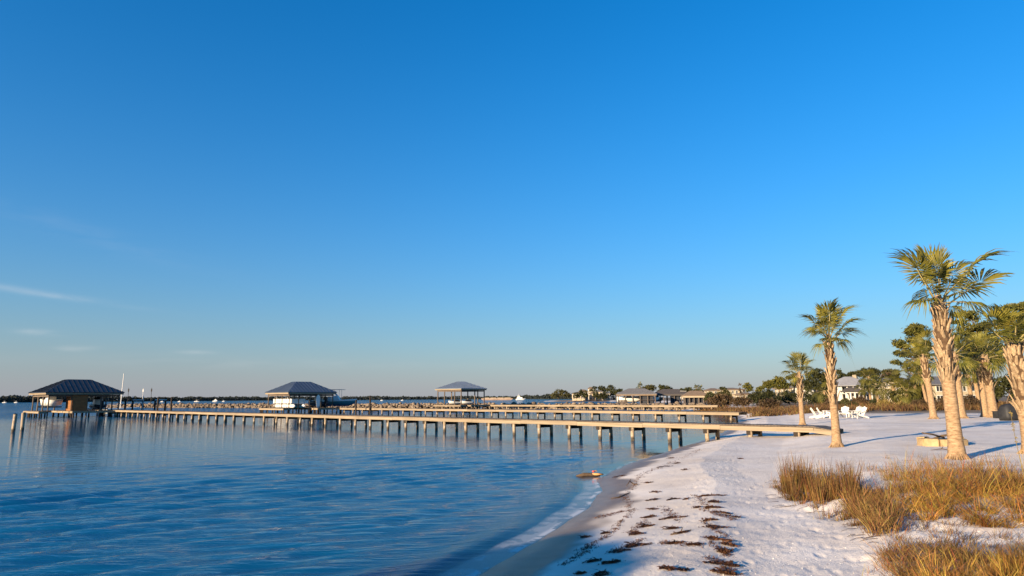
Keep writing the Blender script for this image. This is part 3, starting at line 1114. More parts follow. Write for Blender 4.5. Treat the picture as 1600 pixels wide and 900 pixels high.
# sailing boat behind the left boathouse
b = D(163, 640, 112.0)
sb = thing('sailboat', 'small white sailboat with a bare leaning mast behind the left boathouse', 'boat', (b.x, b.y, 0.1), math.radians(60), 'boats kept at the boathouses')
mb = MB()
loft(mb, hull_rows(6.0, 1.8, 0.9))
mb.build('hull', M['gel'], sb, True)
top = D(169.5, 583, 112.0)
off = Matrix.Rotation(-math.radians(60), 3, 'Z') @ (top - Vector((b.x, b.y, 0.1)))
MB().tube([(2.6, 0, 0.8), (2.6 + (off.x) * 0.9, off.y * 0.9, off.z)], [0.075, 0.055], 8).build('mast', M['white'], sb)
MB().tube([(2.6, 0, 1.5), (0.3, 0, 1.55)], 0.05, 8).build('boom', M['white'], sb)

# open boat lift to the right of the left boathouse
b = D(232, 640, 104.0)
bl = thing('boat_lift', 'open boat lift on four dark piles right of the left boathouse', 'boat lift', (b.x, b.y, 0), math.radians(P1D))
for (dx, dy, hh) in ((-2.2, -1.6, 2.6), (2.2, -1.6, 2.6), (-2.2, 1.6, 2.5), (2.2, 1.6, 2.7)):
    inst('pile', post_mesh(0.13, 'dark_timber'), bl, (dx, dy, -1.4), (0, 0, dx), (1, 1, 1.4 + hh))
for dy in (-1.6, 1.6):
    MB().box((-2.4, dy - .07, 2.32), (2.4, dy + .07, 2.46)).build('top_beam', M['white'], bl)
for dx in (-1.4, 1.4):
    MB().box((dx - .08, -1.5, .62), (dx + .08, 1.5, .78)).build('cradle_beam', M['white'], bl)
for dx in (-2.3, 2.3):
    MB().tube([(dx, 1.62, -1.2), (dx, 1.62, 3.0)], 0.05, 6).build('guide_pole', M['white'], bl)
for (px_, lab, ty) in ((267, 'tall dark mooring pile right of the open boat lift', 620.5), (246, 'slender dark pile between the boat lift and the tall pile', 621.5), (195, 'dark pile against the right corner of the left boathouse', 622.5),
                       (578, 'tall grey pile right of the teal boat', 618.5), (556, 'short dark pile close behind the teal boat', 625.0)):
    yy = 100.0 if px_ < 300 else 103.0
    b = D(px_, 640, yy)
    t_ = D(px_, ty, yy)
    t = thing('mooring_pile', lab, 'pile', (b.x, b.y, 0), 0, 'mooring piles')
    inst('shaft', post_mesh(0.13, 'dark_timber'), t, (0, 0, -1.4), (0, 0, px_), (1, 1, t_.z + 1.4))
    MB().tube([(0, 0, t_.z - 0.01), (0, 0, t_.z + 0.05)], [0.14, 0.02], 10).build('pile_cap', M['dark_timber'], t)

# --- middle boathouse with the pontoon boat
u2, v2 = unit(P2D), unit(P2D + 90)
o2 = Vector((P2A[0], P2A[1], 0)) + u2 * 66.5
bh2 = boathouse('blue grey roofed boathouse over a white pontoon boat on the second pier', o2, P2D, 0, 8.2, -0.2, 8.4, 0.97, 3.5, 5.2, 'roof_blue', 3.4, 3.0,
                [0.5, 2.9, 5.3, 7.7], [0.3, 2.4, 4.4, 6.3, 7.9], 'post', BG,
                deck_rects=[(-0.3, 8.8, 2.9, 4.1), (8.4, 9.6, -0.4, 8.5), (0.3, 8.3, 7.7, 8.9), (-0.3, 8.3, -0.9, 0.0), (-1.4, -0.32, -0.9, 4.0)])
p = o2 + u2 * 1.5 + v2 * 6.0
pb = thing('pontoon_boat', 'white pontoon boat with fenced deck on the lift inside the middle boathouse', 'boat', (p.x, p.y, 1.0), math.radians(P2D), 'boats kept at the boathouses')
for sy in (-.85, .85):
    MB().tube([(-.9, sy, .30), (-.55, sy, .30), (5.4, sy, .30), (5.9, sy, .36), (6.2, sy, .5)], [.1, .29, .29, .24, .05], 12).build('pontoon', M['gel'], pb, True)
MB().box((-.35, -1.2, .6), (5.9, 1.2, .7)).build('platform', M['alu'], pb)
for (a, b_) in (((-.3, 1.17, 0), (5.85, 1.22, 0)), ((-.3, -1.22, 0), (5.85, -1.17, 0)), ((-.35, -1.15, 0), (-.3, 1.15, 0)), ((5.85, -1.15, 0), (5.9, 1.15, 0))):
    MB().box((a[0], a[1], .74), (b_[0], b_[1], 1.42)).build('side_panel', M['gel'], pb)
for i in range(3):
    MB().box((.3 + i * 1.7, -.95, .72), (1.3 + i * 1.7, .95, 1.15)).build('bench', M['gel'], pb)
MB().tube([(1.8, 1.1, 1.4), (1.6, 1.05, 2.15), (1.6, -1.05, 2.15), (1.8, -1.1, 1.4)], .03, 6).build('bimini_frame', M['alu'], pb)
MB().box((.6, -1.0, 2.08), (2.7, 1.0, 2.16)).build('bimini', M['gel'], pb)
lift_cradle(bh2, 2.6, 6.4, 4.9, 7.2, 1.03, 3.1)
p = D(512, 630, 116.0)
motorboat('teal and white fishing boat with a hard top just right of the middle boathouse', (p.x - 1.5, p.y, 1.15), math.radians(-8), 6.8, 2.3, 1.0, 'teal', ttop=True, group='boats kept at the boathouses', stripe='gel')
p = o2 + u2 * 1.2 + v2 * 1.3
motorboat('small dark boat in the shaded right slip of the middle boathouse', (p.x, p.y, 1.2), math.radians(P2D), 5.6, 1.7, 0.8, 'navyhull', group='boats kept at the boathouses')
lift_cradle(bh2, 2.0, 5.6, 0.4, 2.3, 1.22, 3.1)
p = o2 + u2 * 0.2 + v2 * 3.1
kt = thing('paddle_board', 'pale paddle board propped upright in the middle boathouse', 'paddle board', (p.x, p.y, 0.975), math.radians(P2D))
mb = MB()
loft(mb, [[(-.05, -w, z), (-.05, w, z), (.05, w, z), (.05, -w, z), (-.05, -w, z)] for z, w in ((0, .12), (.3, .3), (1.1, .36), (1.8, .3), (2.1, .06))])
mb.build('board', M['gel'], kt)
MB().box((-.1, -.04, .03), (-.05, .04, .25)).build('fin', M['black'], kt)

# --- pavilion on the far pier
u3, v3 = unit(P3D), unit(P3D + 90)
o3 = Vector((P3A[0], P3A[1], 0)) + u3 * 44.9
bh3 = boathouse('open pavilion with a pale metal hip roof on the farthest pier', o3, P3D, 0, 7.4, -0.2, 7.8, 1.05, 4.35, 5.8, 'roof_pale', 3.3, 3.3,
                [0.45, 2.2, 5.0, 6.9], [0.25, 3.2, 7.3], 'post', BG, r=0.12,
                deck_rects=[(0.0, 7.4, -0.4, 1.2), (0.0, 7.4, 6.4, 8.0), (6.2, 7.4, 1.21, 6.35), (-1.0, -0.05, -0.4, 6.0)])
for dx, dy in ((1.9, 2.1), (3.4, 4.0)):
    p = o3 + u3 * dx + v3 * dy
    jt = thing('jet_ski', 'white jet ski on a cradle under the open pavilion' if dx < 2 else 'second white jet ski deeper under the open pavilion', 'jet ski', (p.x, p.y, 1.25), math.radians(P3D + 70), 'jet skis under the pavilion')
    mb = MB()
    loft(mb, hull_rows(2.9, 1.1, .42, .9))
    mb.build('hull', M['gel'], jt, True)
    MB().box((.5, -.22, .38), (1.7, .22, .85)).build('saddle', M['black'], jt)
    MB().tube([(1.75, -.4, .98), (1.85, 0, 1.02), (1.75, .4, .98)], .04, 6).build('handlebar', M['black'], jt)
for yy in (1.6, 2.6, 3.6, 4.6):
    MB().box((1.4, yy, 1.02), (6.2, yy + .14, 1.2)).build('cradle_beam', M['dark_timber'], bh3)
# little landing left of the pavilion
p = o3 + u3 * 9.2 + v3 * 1.5
ld = thing('landing_platform', 'small low landing platform left of the open pavilion', 'platform', (p.x, p.y, 0), math.radians(P3D))
for i in range(18):
    MB().box((-1.5 + i * .17, -2, .95), (-1.35 + i * .17, 2, 1.0)).build('plank', M['deck'], ld)
MB().box((-1.5, 2.0, .68), (1.6, 2.06, .95)).build('edge_board', M['fascia'], ld)
for dx in (-1.3, 1.4):
    for dy in (-1.8, 1.8):
        inst('pile', post_mesh(.11, 'pile'), ld, (dx, dy, -1.2), (0, 0, dx), (1, 1, 2.9 if dx > 0 else 2.14))

# ------------------------------------------------------------------ rock breakwater
BR = np.random.default_rng(21)
ico = np.array([(0, 0, 1), (.894, 0, .447), (.276, .851, .447), (-.724, .526, .447), (-.724, -.526, .447), (.276, -.851, .447),
                (.724, .526, -.447), (-.276, .851, -.447), (-.894, 0, -.447), (-.276, -.851, -.447), (.724, -.526, -.447), (0, 0, -1)])
icf = np.array([(0, 1, 2), (0, 2, 3), (0, 3, 4), (0, 4, 5), (0, 5, 1), (1, 6, 2), (2, 7, 3), (3, 8, 4), (4, 9, 5), (5, 10, 1),
                (6, 7, 2), (7, 8, 3), (8, 9, 4), (9, 10, 5), (10, 6, 1), (11, 7, 6), (11, 8, 7), (11, 9, 8), (11, 10, 9), (11, 6, 10)])


def rocks(path, n, half, hmax, size, mat, rng):
    V, F = [], []
    path = np.array(path, float)
    seg = np.linalg.norm(np.diff(path, axis=0), axis=1)
    cum = np.concatenate([[0], np.cumsum(seg)])
    for i in range(n):
        t = rng.random() * cum[-1]
        k = min(np.searchsorted(cum, t, 'right') - 1, len(seg) - 1)
        f = (t - cum[k]) / seg[k]
        c = path[k] * (1 - f) + path[k + 1] * f
        d = (path[k + 1] - path[k]) / seg[k]
        nn = np.array((-d[1], d[0]))
        q = rng.uniform(-1, 1)
        c = c + nn * q * half
        ztop = hmax * (1 - abs(q) ** 1.6) + rng.uniform(-.2, .15)
        zz = rng.uniform(max(-.5, ztop - .45), ztop)
        sc = size * rng.uniform(.5, 1.35) * np.array((rng.uniform(.7, 1.3), rng.uniform(.7, 1.3), rng.uniform(.5, .9)))
        vv = ico * (1 + rng.uniform(-.22, .22, (12, 1))) * sc
        a = rng.random() * 6.28
        ca, sa = math.cos(a), math.sin(a)
        vv = np.stack([vv[:, 0] * ca - vv[:, 1] * sa + c[0], vv[:, 0] * sa + vv[:, 1] * ca + c[1], vv[:, 2] + zz], 1)
        V.append(vv)
        F.append(icf + 12 * i)
    return np.concatenate(V), np.concatenate(F)


V, F = rocks([(36, 127), (14, 142), (-14, 160), (-50, 180), (-100, 207), (-135, 226)], 4200, 2.1, 1.15, 0.42, None, BR)
bw = thing('breakwater', 'long low rock breakwater behind the farthest pier', 'breakwater', (0, 0, 0))
o = np_obj('stones', V, F, M['rock'], bw)
o['kind'] = 'stuff'

# ------------------------------------------------------------------ boathouse row behind the rocks
def far_boathouse(label, px0, px1, ytop, yeave, ybase, dist, roof, depth, enclosed=None, posts=6, fascia='tan', group='boathouses in the row behind the rocks'):
    a, b = D(px0, yeave, dist), D(px1, yeave, dist)
    w = (b - a).length
    zr = D((px0 + px1) / 2, ytop, dist + depth * .5).z
    ze = a.z
    zb = max(0.25, D((px0 + px1) / 2, ybase, dist).z)
    c = (a + b) / 2
    rz = math.atan2(b.y - a.y, b.x - a.x) + math.radians(-12)
    root = thing('boathouse', label, 'boathouse', (c.x, c.y, 0), rz, group)
    mb = MB()
    hip_roof(mb, -w / 2, w / 2, -1, depth, ze, zr, w * .30, depth * .36, .18)
    mb.build('roof', M[roof], root)
    MB().box((-w / 2 + .2, -.95, ze - .55), (w / 2 - .2, -.80, ze - .185)).build('fascia_board', M[fascia], root)
    MB().box((-w / 2 + .05, -.75, ze - .55), (-w / 2 + .18, depth - .3, ze - .185)).build('fascia_board', M[fascia], root)
    for i in range(posts):
        xx = -w / 2 + .6 + (w - 1.2) * i / (posts - 1)
        for yy in (-.5, depth - .6):
            inst('post', post_mesh(.16, 'post'), root, (xx, yy, -1.0), (0, 0, i), (1, 1, ze - .2 + 1.0))
    d = MB()
    nb = int(w / .3)
    for i in range(nb):
        d.box((-w / 2 + i * .3, -.9, zb - .08), (-w / 2 + i * .3 + .28, depth, zb))
    d.build('deck', M['deck'], root)
    if enclosed:
        f0, f1, mat = enclosed
        MB().box((-w / 2 + w * f0, .1, zb + .005), (-w / 2 + w * f1, depth - .9, ze - .2)).build('enclosure', M[mat], root)
    return root, c, w, zb, ze, rz


r_, c_, w_, zb_, ze_, rz_ = far_boathouse('grey roofed boathouse at the left end of the row behind the rocks', 963, 1026, 607, 615.5, 630.5, 205.0, 'shingle_grey', 11.0, enclosed=(.58, .9, 'screen'), fascia='shingle_brown')
for i in range(5):
    MB().box((-w_ / 2 + .8 + i * .5, -.42, zb_ + .01), (-w_ / 2 + 1.2 + i * .5, -.36, zb_ + 1.0)).build('baluster', M['post'], r_)
MB().box((-w_ / 2 + .6, -.46, zb_ + 1.0), (w_ / 2 - .6, -.34, zb_ + 1.1)).build('handrail', M['post'], r_)
cs = Vector((math.cos(rz_), math.sin(rz_), 0))
p = c_ - cs * (w_ * .10)
motorboat('tall white cabin boat under the grey roof of the boathouse row', (p.x - 4, p.y + 4.5, 0.9), rz_, 8.0, 2.7, 1.7, 'gel', group='boats in the boathouse row')
p = c_ + cs * (w_ * .22)
motorboat('low white boat at the right under the grey roof of the boathouse row', (p.x - 1.0, p.y + 2.5, 1.1), rz_ + .1, 5.5, 2.2, 1.1, 'gel', group='boats in the boathouse row')
r_, c_, w_, zb_, ze_, rz_ = far_boathouse('dark roofed boathouse in the middle of the row behind the rocks', 1018, 1078, 608, 615.8, 630.5, 214.0, 'shingle_dark', 11.0, enclosed=(.5, .72, 'screen'), fascia='shingle_dark')
cs = Vector((math.cos(rz_), math.sin(rz_), 0))
p = c_ - cs * (w_ * .36)
motorboat('white boat nosing out under the dark roof of the boathouse row', (p.x - 1, p.y + 1.5, 1.0), rz_ + .9, 5.2, 2.2, 1.2, 'gel', group='boats in the boathouse row')
p = c_ + cs * (w_ * .32)
motorboat('white boat with outboard at the right under the dark roof', (p.x - 2, p.y + 1.5, 1.4), rz_ + .3, 5.0, 2.0, 1.1, 'gel', ttop=True, group='boats in the boathouse row')
far_boathouse('brown roofed screened boathouse at the right end of the row', 1067, 1109, 610.5, 618.0, 631.0, 180.0, 'shingle_brown', 9.0, enclosed=(.08, .92, 'screen'), fascia='cream')

# ------------------------------------------------------------------ houses
def window(parent, cx, y, cz, w, h, axis='y', sgn=-1):
    """framed window on a wall facing -y (axis y) or -x (axis x); the pane is set back in the frame"""
    t = .09
    def bx(m, u0, u1, z0, z1, d0, d1):
        if axis == 'y':
            lo, hi = (cx + u0, y + sgn * d1, cz + z0), (cx + u1, y + sgn * d0, cz + z1)
        else:
            lo, hi = (y + sgn * d1, cx + u0, cz + z0), (y + sgn * d0, cx + u1, cz + z1)
        m.box([min(a, b) for a, b in zip(lo, hi)], [max(a, b) for a, b in zip(lo, hi)])
    f = MB()
    bx(f, -w / 2 - t, -w / 2, -h / 2 - t, h / 2 + t, .005, .10)
    bx(f, w / 2, w / 2 + t, -h / 2 - t, h / 2 + t, .005, .10)
    bx(f, -w / 2, w / 2, -h / 2 - t, -h / 2, .005, .11)
    bx(f, -w / 2, w / 2, h / 2, h / 2 + t, .005, .11)
    bx(f, -.03, .03, -h / 2, h / 2, .04, .09)
    fo = f.build('window', M['white'], parent)
    g = MB()
    bx(g, -w / 2, w / 2, -h / 2, h / 2, .01, .03)
    g.build('pane', M['glass'], fo)


def house(label, px0, px1, yroof, yeave, dist, depth, wall, roof, storeys=2, rz=0.0, wins=3, gallery=False, porch=None, group='houses along the shore', porch_mat='shingle_dark', sidewins=2, chimney=False):
    a, b = D(px0, yeave, dist), D(px1, yeave, dist)
    c = (a + b) / 2
    w = (b - a).length
    ze = c.z
    zr = D((px0 + px1) / 2, yroof, dist + depth / 2).z
    zg = gz(c.x, c.y) - .05
    root = thing('house', label, 'house', (c.x, c.y, 0), rz, group)
    y0 = 2.0 if gallery else 0.0
    MB().box((-w / 2, y0, zg), (w / 2, depth, ze - .02)).build('wall', M[wall], root)
    mb = MB()
    ov = .7
    vv = hip_roof(mb, -w / 2 - ov, w / 2 + ov, -ov, depth + ov, ze + .05, zr, min(w, depth) * .48, depth * .5, .2)
    ro = mb.build('roof', M[roof], root)
    if chimney:
        MB().box((w * .22, depth * .55, ze + .3), (w * .22 + .9, depth * .55 + .9, zr + .6)).build('chimney', M['cream'], ro)
    sh = (ze - zg) / storeys
    for s_ in range(storeys):
        for i in range(wins):
            cx = -w / 2 + w * (i + .5) / wins
            window(root, cx, y0, zg + sh * (s_ + .55), min(1.3, w / wins * .5), sh * .52)
        for i in range(sidewins):
            window(root, y0 + (depth - y0) * (i + .5) / sidewins, -w / 2, zg + sh * (s_ + .55), 1.2, sh * .5, 'x')
    if gallery:
        n = wins + 2
        for i in range(n):
            xx = -w / 2 + .2 + (w - .4) * i / (n - 1)
            MB().box((xx - .16, .1, zg), (xx + .16, .42, ze - .16)).build('column', M['white'], root)
        MB().box((-w / 2, .05, zg + sh - .18), (w / 2, y0 - .01, zg + sh + .04)).build('balcony_floor', M['white'], root)
        MB().box((-w / 2 + .1, .08, zg + sh + .9), (w / 2 - .1, .16, zg + sh + 1.0)).build('balustrade_rail', M['white'], root)
        for i in range(int(w / .45)):
            xx = -w / 2 + .3 + i * .45
            MB().box((xx, .1, zg + sh + .05), (xx + .06, .15, zg + sh + .9)).build('baluster', M['white'], root)
    if porch:
        f0, f1, d, h = porch
        xa, xb = -w / 2 + w * f0, -w / 2 + w * f1
        pm = MB()
        hip_roof(pm, xa - .5, xb + .5, -d - .5, 0.03, zg + h, zg + h + 1.3, d * .6, d * .45, .15)
        po = pm.build('porch_roof', M[porch_mat], root)
        for i in range(5):
            xx = xa + (xb - xa) * i / 4
            MB().box((xx - .18, -d - .18, zg), (xx + .18, -d + .18, zg + h - .155)).build('porch_column', M['white'], root)
        MB().box((xa - .1, -d - .1, zg + h - .5), (xb + .1, -d + .12, zg + h - .16)).build('porch_beam', M['white'], root)
    return root


house('white two storey house with grey metal roof and dark porch roof behind the chairs', 1314, 1362, 588.5, 602.5, 215.0, 12, 'white', 'roof_house', 2, math.radians(-4), 4, True, porch=(.02, .56, 3.2, 3.0), chimney=True)
house('white side wing with grey roof right of the porch house', 1358, 1383, 592, 604, 224.0, 11, 'cream', 'roof_house', 2, math.radians(-4), 3, False)
house('white house with pale columns half hidden behind the dark oak', 1256, 1297, 597, 604, 190.0, 10, 'white', 'shingle_grey', 2, math.radians(-4), 5, True)
house('cream gabled house half hidden left of the small palm', 1226, 1250, 600, 606.5, 200.0, 10, 'cream', 'shingle_brown', 2, math.radians(-6), 3)
house('cream house with flat brown roof above the scrub', 1135, 1160, 605.8, 608.5, 260.0, 12, 'cream', 'shingle_brown', 2, math.radians(-4), 4)
house('low cream house below the brown roofed one', 1158, 1176, 613, 616.5, 235.0, 8, 'cream', 'shingle_brown', 1, math.radians(-4), 3)
house('pale house with red brown roof at the left above the scrub', 1108, 1128, 606.5, 610, 290.0, 12, 'cream', 'shingle_brown', 2, math.radians(-4), 3)
house('cream upper storey with grey roof beyond the palm cluster', 1394, 1424, 588, 594.5, 175.0, 10, 'cream', 'shingle_grey', 2, math.radians(-3), 4)
house('cream house seen between the trunks of the two tall palms', 1440, 1530, 588, 600.5, 130.0, 11, 'cream', 'shingle_grey', 2, math.radians(-2), 5)
HP = 'houses on the far point'
house('cream house with square top on the far sandy point', 921, 935, 612, 614.8, 470.0, 10, 'cream', 'shingle_brown', 2, math.radians(-5), 3, group=HP)
house('tall narrow cream house standing above the others on the far point', 919.5, 927, 604.5, 607, 520.0, 6, 'cream', 'shingle_brown', 3, math.radians(-5), 2, group=HP)
house('low dark fronted house at the left of the far point', 894, 911, 612.5, 614.5, 462.0, 9, 'tan', 'shingle_dark', 1, math.radians(-5), 4, group=HP)
house('cream house with brown roof left of the tallest one on the far point', 905, 918, 608.5, 611.5, 480.0, 8, 'cream', 'shingle_brown', 2, math.radians(-5), 3, group=HP)
house('pale house nearest the dark trees on the far point', 931, 941, 609.5, 611.8, 462.0, 8, 'cream', 'shingle_grey', 2, math.radians(-5), 2, group=HP)
house('shaded grey house under the dark trees of the far point', 941, 953, 612.5, 614.5, 458.0, 8, 'tan', 'shingle_grey', 2, math.radians(-5), 3, group=HP)


# ------------------------------------------------------------------ trees and shrubs
def leaf_quads(C, size, rng, aspect=1.0, up=0.0):
    """random quads round centres C (n,3)"""
    n = len(C)
    a = rng.normal(size=(n, 3))
    a[:, 2] += up
    a /= np.linalg.norm(a, axis=1)[:, None]
    b = rng.normal(size=(n, 3))
    b -= a * (a * b).sum(1)[:, None]
    b /= np.linalg.norm(b, axis=1)[:, None]
    s = size * rng.uniform(.55, 1.35, (n, 1))
    a, b = a * s, b * s * aspect
    V = np.stack([C - a, C - b * .6, C + a, C + b * .6], 1).reshape(-1, 3)
    F = np.arange(4 * n).reshape(n, 4)
    return V, F


def crown_points(lobes, dist, n, rng, depth_f=1.0, hollow=.45):
    """lobes in picture pixels at a distance -> points through the lobes' volumes, gathered in twigs"""
    k = dist / FPX
    vol = np.array([l[2] * l[3] for l in lobes], float)
    cnt = np.maximum(6, (n * vol / vol.sum()).astype(int))
    P = []
    for (lx, ly, rx, ry), c in zip(lobes, cnt):
        ctr = np.array(D(lx, ly, dist))
        nt = max(5, c // 16)
        d = rng.normal(size=(nt, 3))
        d /= np.linalg.norm(d, axis=1)[:, None]
        r = rng.uniform(hollow, 1.05, (nt, 1)) ** .6
        tw = ctr + d * r * np.array((rx, rx * depth_f, ry)) * k
        idx = rng.integers(0, nt, c)
        sp = np.array((rx, rx * depth_f, ry)) * k
        P.append(tw[idx] + rng.normal(size=(c, 3)) * (sp * .15 + .04))
    return np.concatenate(P)


TR = np.random.default_rng(5)


def tree(name, label, trunk_px, dist, lobes, mat, n=1500, leaf=.3, cat='tree', group='trees behind the beach', trunk_r=None, limbs=True, aspect=.6, lean=0.0):
    base = D(trunk_px, 620, dist)
    z0 = gz(base.x, base.y) - .1
    root = thing(name, label, cat, (base.x, base.y, z0), 0, group)
    org = np.array((base.x, base.y, z0))
    C = crown_points(lobes, dist, n, TR)
    V, F = leaf_quads(C, leaf, TR, aspect)
    np_obj('crown', V - org, F, M[mat], root)
    ctr = [Vector(D(l[0], l[1], dist)) - Vector(org) for l in lobes]
    top = max(ctr, key=lambda p: p.z)
    h = top.z
    r = trunk_r or max(.07, h * .022)
    mid = Vector((top.x * .4 + lean, TR.uniform(-.2, .2), h * .55))
    mb = MB()
    mb.tube([(0, 0, -.1), (mid.x * .35, mid.y * .3, h * .28), mid, (top.x * .85, 0, h * .9)], [r * 1.25, r, r * .7, r * .3], 8)
    if limbs:
        for c in ctr:
            f = TR.uniform(.45, .75)
            st = Vector((mid.x * f, mid.y * f, min(h * .6, max(h * .25, c.z * .7))))
            en = c + Vector((0, 0, 0))
            md = st.lerp(en, .5) + Vector((0, TR.uniform(-.2, .2), -.06 * h))
            mb.tube([st, md, en], [r * .45, r * .3, r * .12], 6)
    mb.build('trunk', M['trunk'], root, True)
    return root


TG = 'trees behind the beach'
# far point
tree('shrubby_tree', 'olive bushy tree at the left tip of the far point', 872, 480, [(868, 617, 6, 4), (874, 613, 6, 5), (880, 614, 6, 5), (886, 617, 5, 4), (863, 619, 4, 3)], 'olive', 1800, .55, group='trees on the far point')
tree('pine_tree', 'dark pine left of the pair on the far point', 941, 466, [(940, 606.5, 5, 3.5), (945, 609, 5, 3.5), (937, 609, 3, 2.5)], 'oak', 900, .55, group='trees on the far point')
tree('pine_tree', 'taller dark tree right of the pair on the far point', 955, 462, [(953, 606, 5, 4), (957, 610, 5, 6), (952, 613, 5, 5), (958, 618, 5, 6)], 'oak', 1300, .55, group='trees on the far point')
tree('pine_tree', 'small flat topped tree behind the roofs of the far point', 928, 500, [(929, 606, 3.5, 2.5), (925, 610, 4, 2)], 'oak', 500, .5, group='trees on the far point')
tree('shrubby_tree', 'bluish dark tree touching the grey boathouse roof', 968, 300, [(968, 609.5, 4.5, 2.5), (963, 613, 4, 3)], 'oak', 700, .4, group=TG)
for (px_, py_, rx, ry, lab) in ((901, 617, 4, 4, 'dark bush before the low house of the far point'), (914.5, 616, 3, 5, 'dark bush left of the middle cream house on the far point'), (930.5, 615, 3.5, 6, 'dark tree between the two cream houses of the far point'), (938, 618.5, 4, 4, 'dark bush before the pale house of the far point'), (946, 617, 4, 5, 'dark tree before the shaded house of the far point'), (908, 613, 2.5, 4, 'thin dark tree beside the brown roofed house of the far point')):
    tree('shrubby_tree', lab, px_, 452, [(px_, py_, rx, ry), (px_ + rx * .6, py_ + 2, rx * .8, ry * .6), (px_ - rx * .5, py_ + 3, rx * .8, ry * .6)], 'oak', 600, .5, group='trees on the far point')
# behind the boathouse row
tree('pine_tree', 'olive pine rising between the grey and the dark boathouse roof', 1016, 290, [(1008, 607, 5, 2.5), (1014, 605, 6, 3.2), (1020, 606, 5, 4), (1014, 609, 7, 4)], 'olive', 1600, .38)
tree('oak_tree', 'dark rounded tree above the dark boathouse roof', 1038, 280, [(1033, 605, 5, 3.5), (1039, 606, 7, 4), (1046, 609, 6, 4), (1036, 610, 8, 4)], 'oak', 1700, .38)
tree('oak_tree', 'low dark tree between the dark and the brown boathouse roof', 1073, 275, [(1068, 610, 6, 3), (1075, 608.5, 5, 3), (1078, 612, 6, 3)], 'oak', 1200, .38)
tree('oak_tree', 'flat olive tree behind the brown boathouse roof', 1086, 262, [(1086, 611, 5, 2.5), (1092, 613, 5, 3)], 'olive', 700, .36)
tree('shrubby_tree', 'blue green bush right of the brown boathouse', 1112, 160, [(1110, 618, 7, 4.5), (1105, 622, 5, 4), (1116, 622, 6, 5)], 'oak', 1400, .26)
tree('shrubby_tree', 'big brown and olive bush beside the screened boathouse', 1125, 120, [(1112, 627, 9, 6), (1124, 622, 9, 7), (1135, 625, 9, 7), (1119, 632, 10, 5), (1132, 633, 10, 5)], 'rust', 3000, .2)
tree('shrubby_tree', 'dark green bush below the small flat topped pine', 1131, 130, [(1126, 617, 6, 5), (1134, 614, 5, 5), (1138, 620, 6, 6)], 'olive', 1800, .2)
tree('pine_tree', 'small flat topped pine left of the cream house', 1129, 240, [(1128, 606.5, 3.5, 2), (1132, 607, 3, 1.6)], 'oak', 500, .3)
tree('pine_tree', 'thin crowned pine right of the cream house', 1169, 230, [(1168, 601, 5, 2.5), (1164, 604, 4, 2), (1172, 605, 5, 3.5), (1169, 609, 6, 3)], 'pine', 900, .32)
tree('shrubby_tree', 'leafless rosy tree before the cream house', 1158, 180, [(1157, 606, 2.5, 6), (1160, 613, 4, 5)], 'rust', 260, .2)
tree('pine_tree', 'small pine at the left foot of the pine group', 1187, 200, [(1186, 608, 4, 3.5), (1191, 605, 4, 3), (1184, 611, 3, 2.5)], 'pine', 700, .3)
tree('pine_tree', 'mid green pine left of the round headed pine', 1199, 190, [(1196, 599, 5, 3), (1203, 597, 5, 3), (1199, 603, 6, 4), (1206, 602, 5, 4)], 'pine', 1500, .3)
tree('pine_tree', 'round headed pine with a clear trunk left of the small palm', 1219, 175, [(1215, 592, 7, 4), (1211, 598, 6, 5), (1221, 597, 7, 6), (1217, 603, 8, 4), (1227, 603, 5, 5)], 'pine', 2400, .28)
tree('pine_tree', 'open layered pine behind the small palm', 1241, 180, [(1236, 588, 7, 2.6), (1243, 586, 7, 2.6), (1232, 591, 4, 2), (1246, 594, 6, 3), (1240, 600, 6, 4)], 'pine', 1300, .28)
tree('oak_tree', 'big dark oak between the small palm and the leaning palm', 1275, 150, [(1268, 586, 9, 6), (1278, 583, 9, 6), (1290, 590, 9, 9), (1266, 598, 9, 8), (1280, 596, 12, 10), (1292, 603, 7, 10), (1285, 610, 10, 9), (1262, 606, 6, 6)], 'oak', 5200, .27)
tree('pine_tree', 'sparse grey branched pine between the small palm and the dark oak', 1259, 165, [(1257, 590, 4, 3), (1253, 597, 4, 3), (1260, 604, 5, 5)], 'pine', 500, .24)
tree('oak_tree', 'dark tree showing right of the leaning palm trunk', 1314, 235, [(1312, 582, 4, 5), (1317, 588, 5, 4), (1310, 592, 4, 6)], 'oak', 1200, .34)
tree('oak_tree', 'long dark canopy behind the white house roof at left', 1331, 250, [(1324, 587, 7, 4), (1333, 585, 8, 4), (1342, 584, 6, 4), (1330, 592, 9, 4), (1320, 595, 5, 6)], 'oak', 2600, .36)
tree('oak_tree', 'higher dark canopy behind the white house roof at right', 1360, 255, [(1350, 580, 6, 4), (1360, 579, 8, 4), (1369, 582, 6, 5), (1358, 586, 10, 5), (1371, 590, 5, 4)], 'oak', 2600, .36)
tree('oak_tree', 'red brown domed tree with green top right of the house', 1390, 200, [(1384, 582, 6, 4), (1393, 580, 8, 3.5), (1400, 582, 6, 3.5)], 'olive', 1500, .3)
tree('shrubby_tree', 'reddish bare tree under the domed canopy right of the house', 1390, 190, [(1384, 589, 7, 6), (1395, 589, 8, 6), (1390, 597, 9, 7)], 'rust', 1800, .26)
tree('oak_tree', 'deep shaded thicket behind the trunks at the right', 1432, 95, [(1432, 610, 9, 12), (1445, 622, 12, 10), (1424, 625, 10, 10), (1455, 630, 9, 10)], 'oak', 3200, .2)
tree('oak_tree', 'black shaded oak under the right hand palms', 1570, 75, [(1565, 600, 12, 10), (1582, 598, 14, 12), (1560, 612, 9, 8), (1590, 618, 10, 12), (1605, 600, 12, 16)], 'oak', 3600, .2)
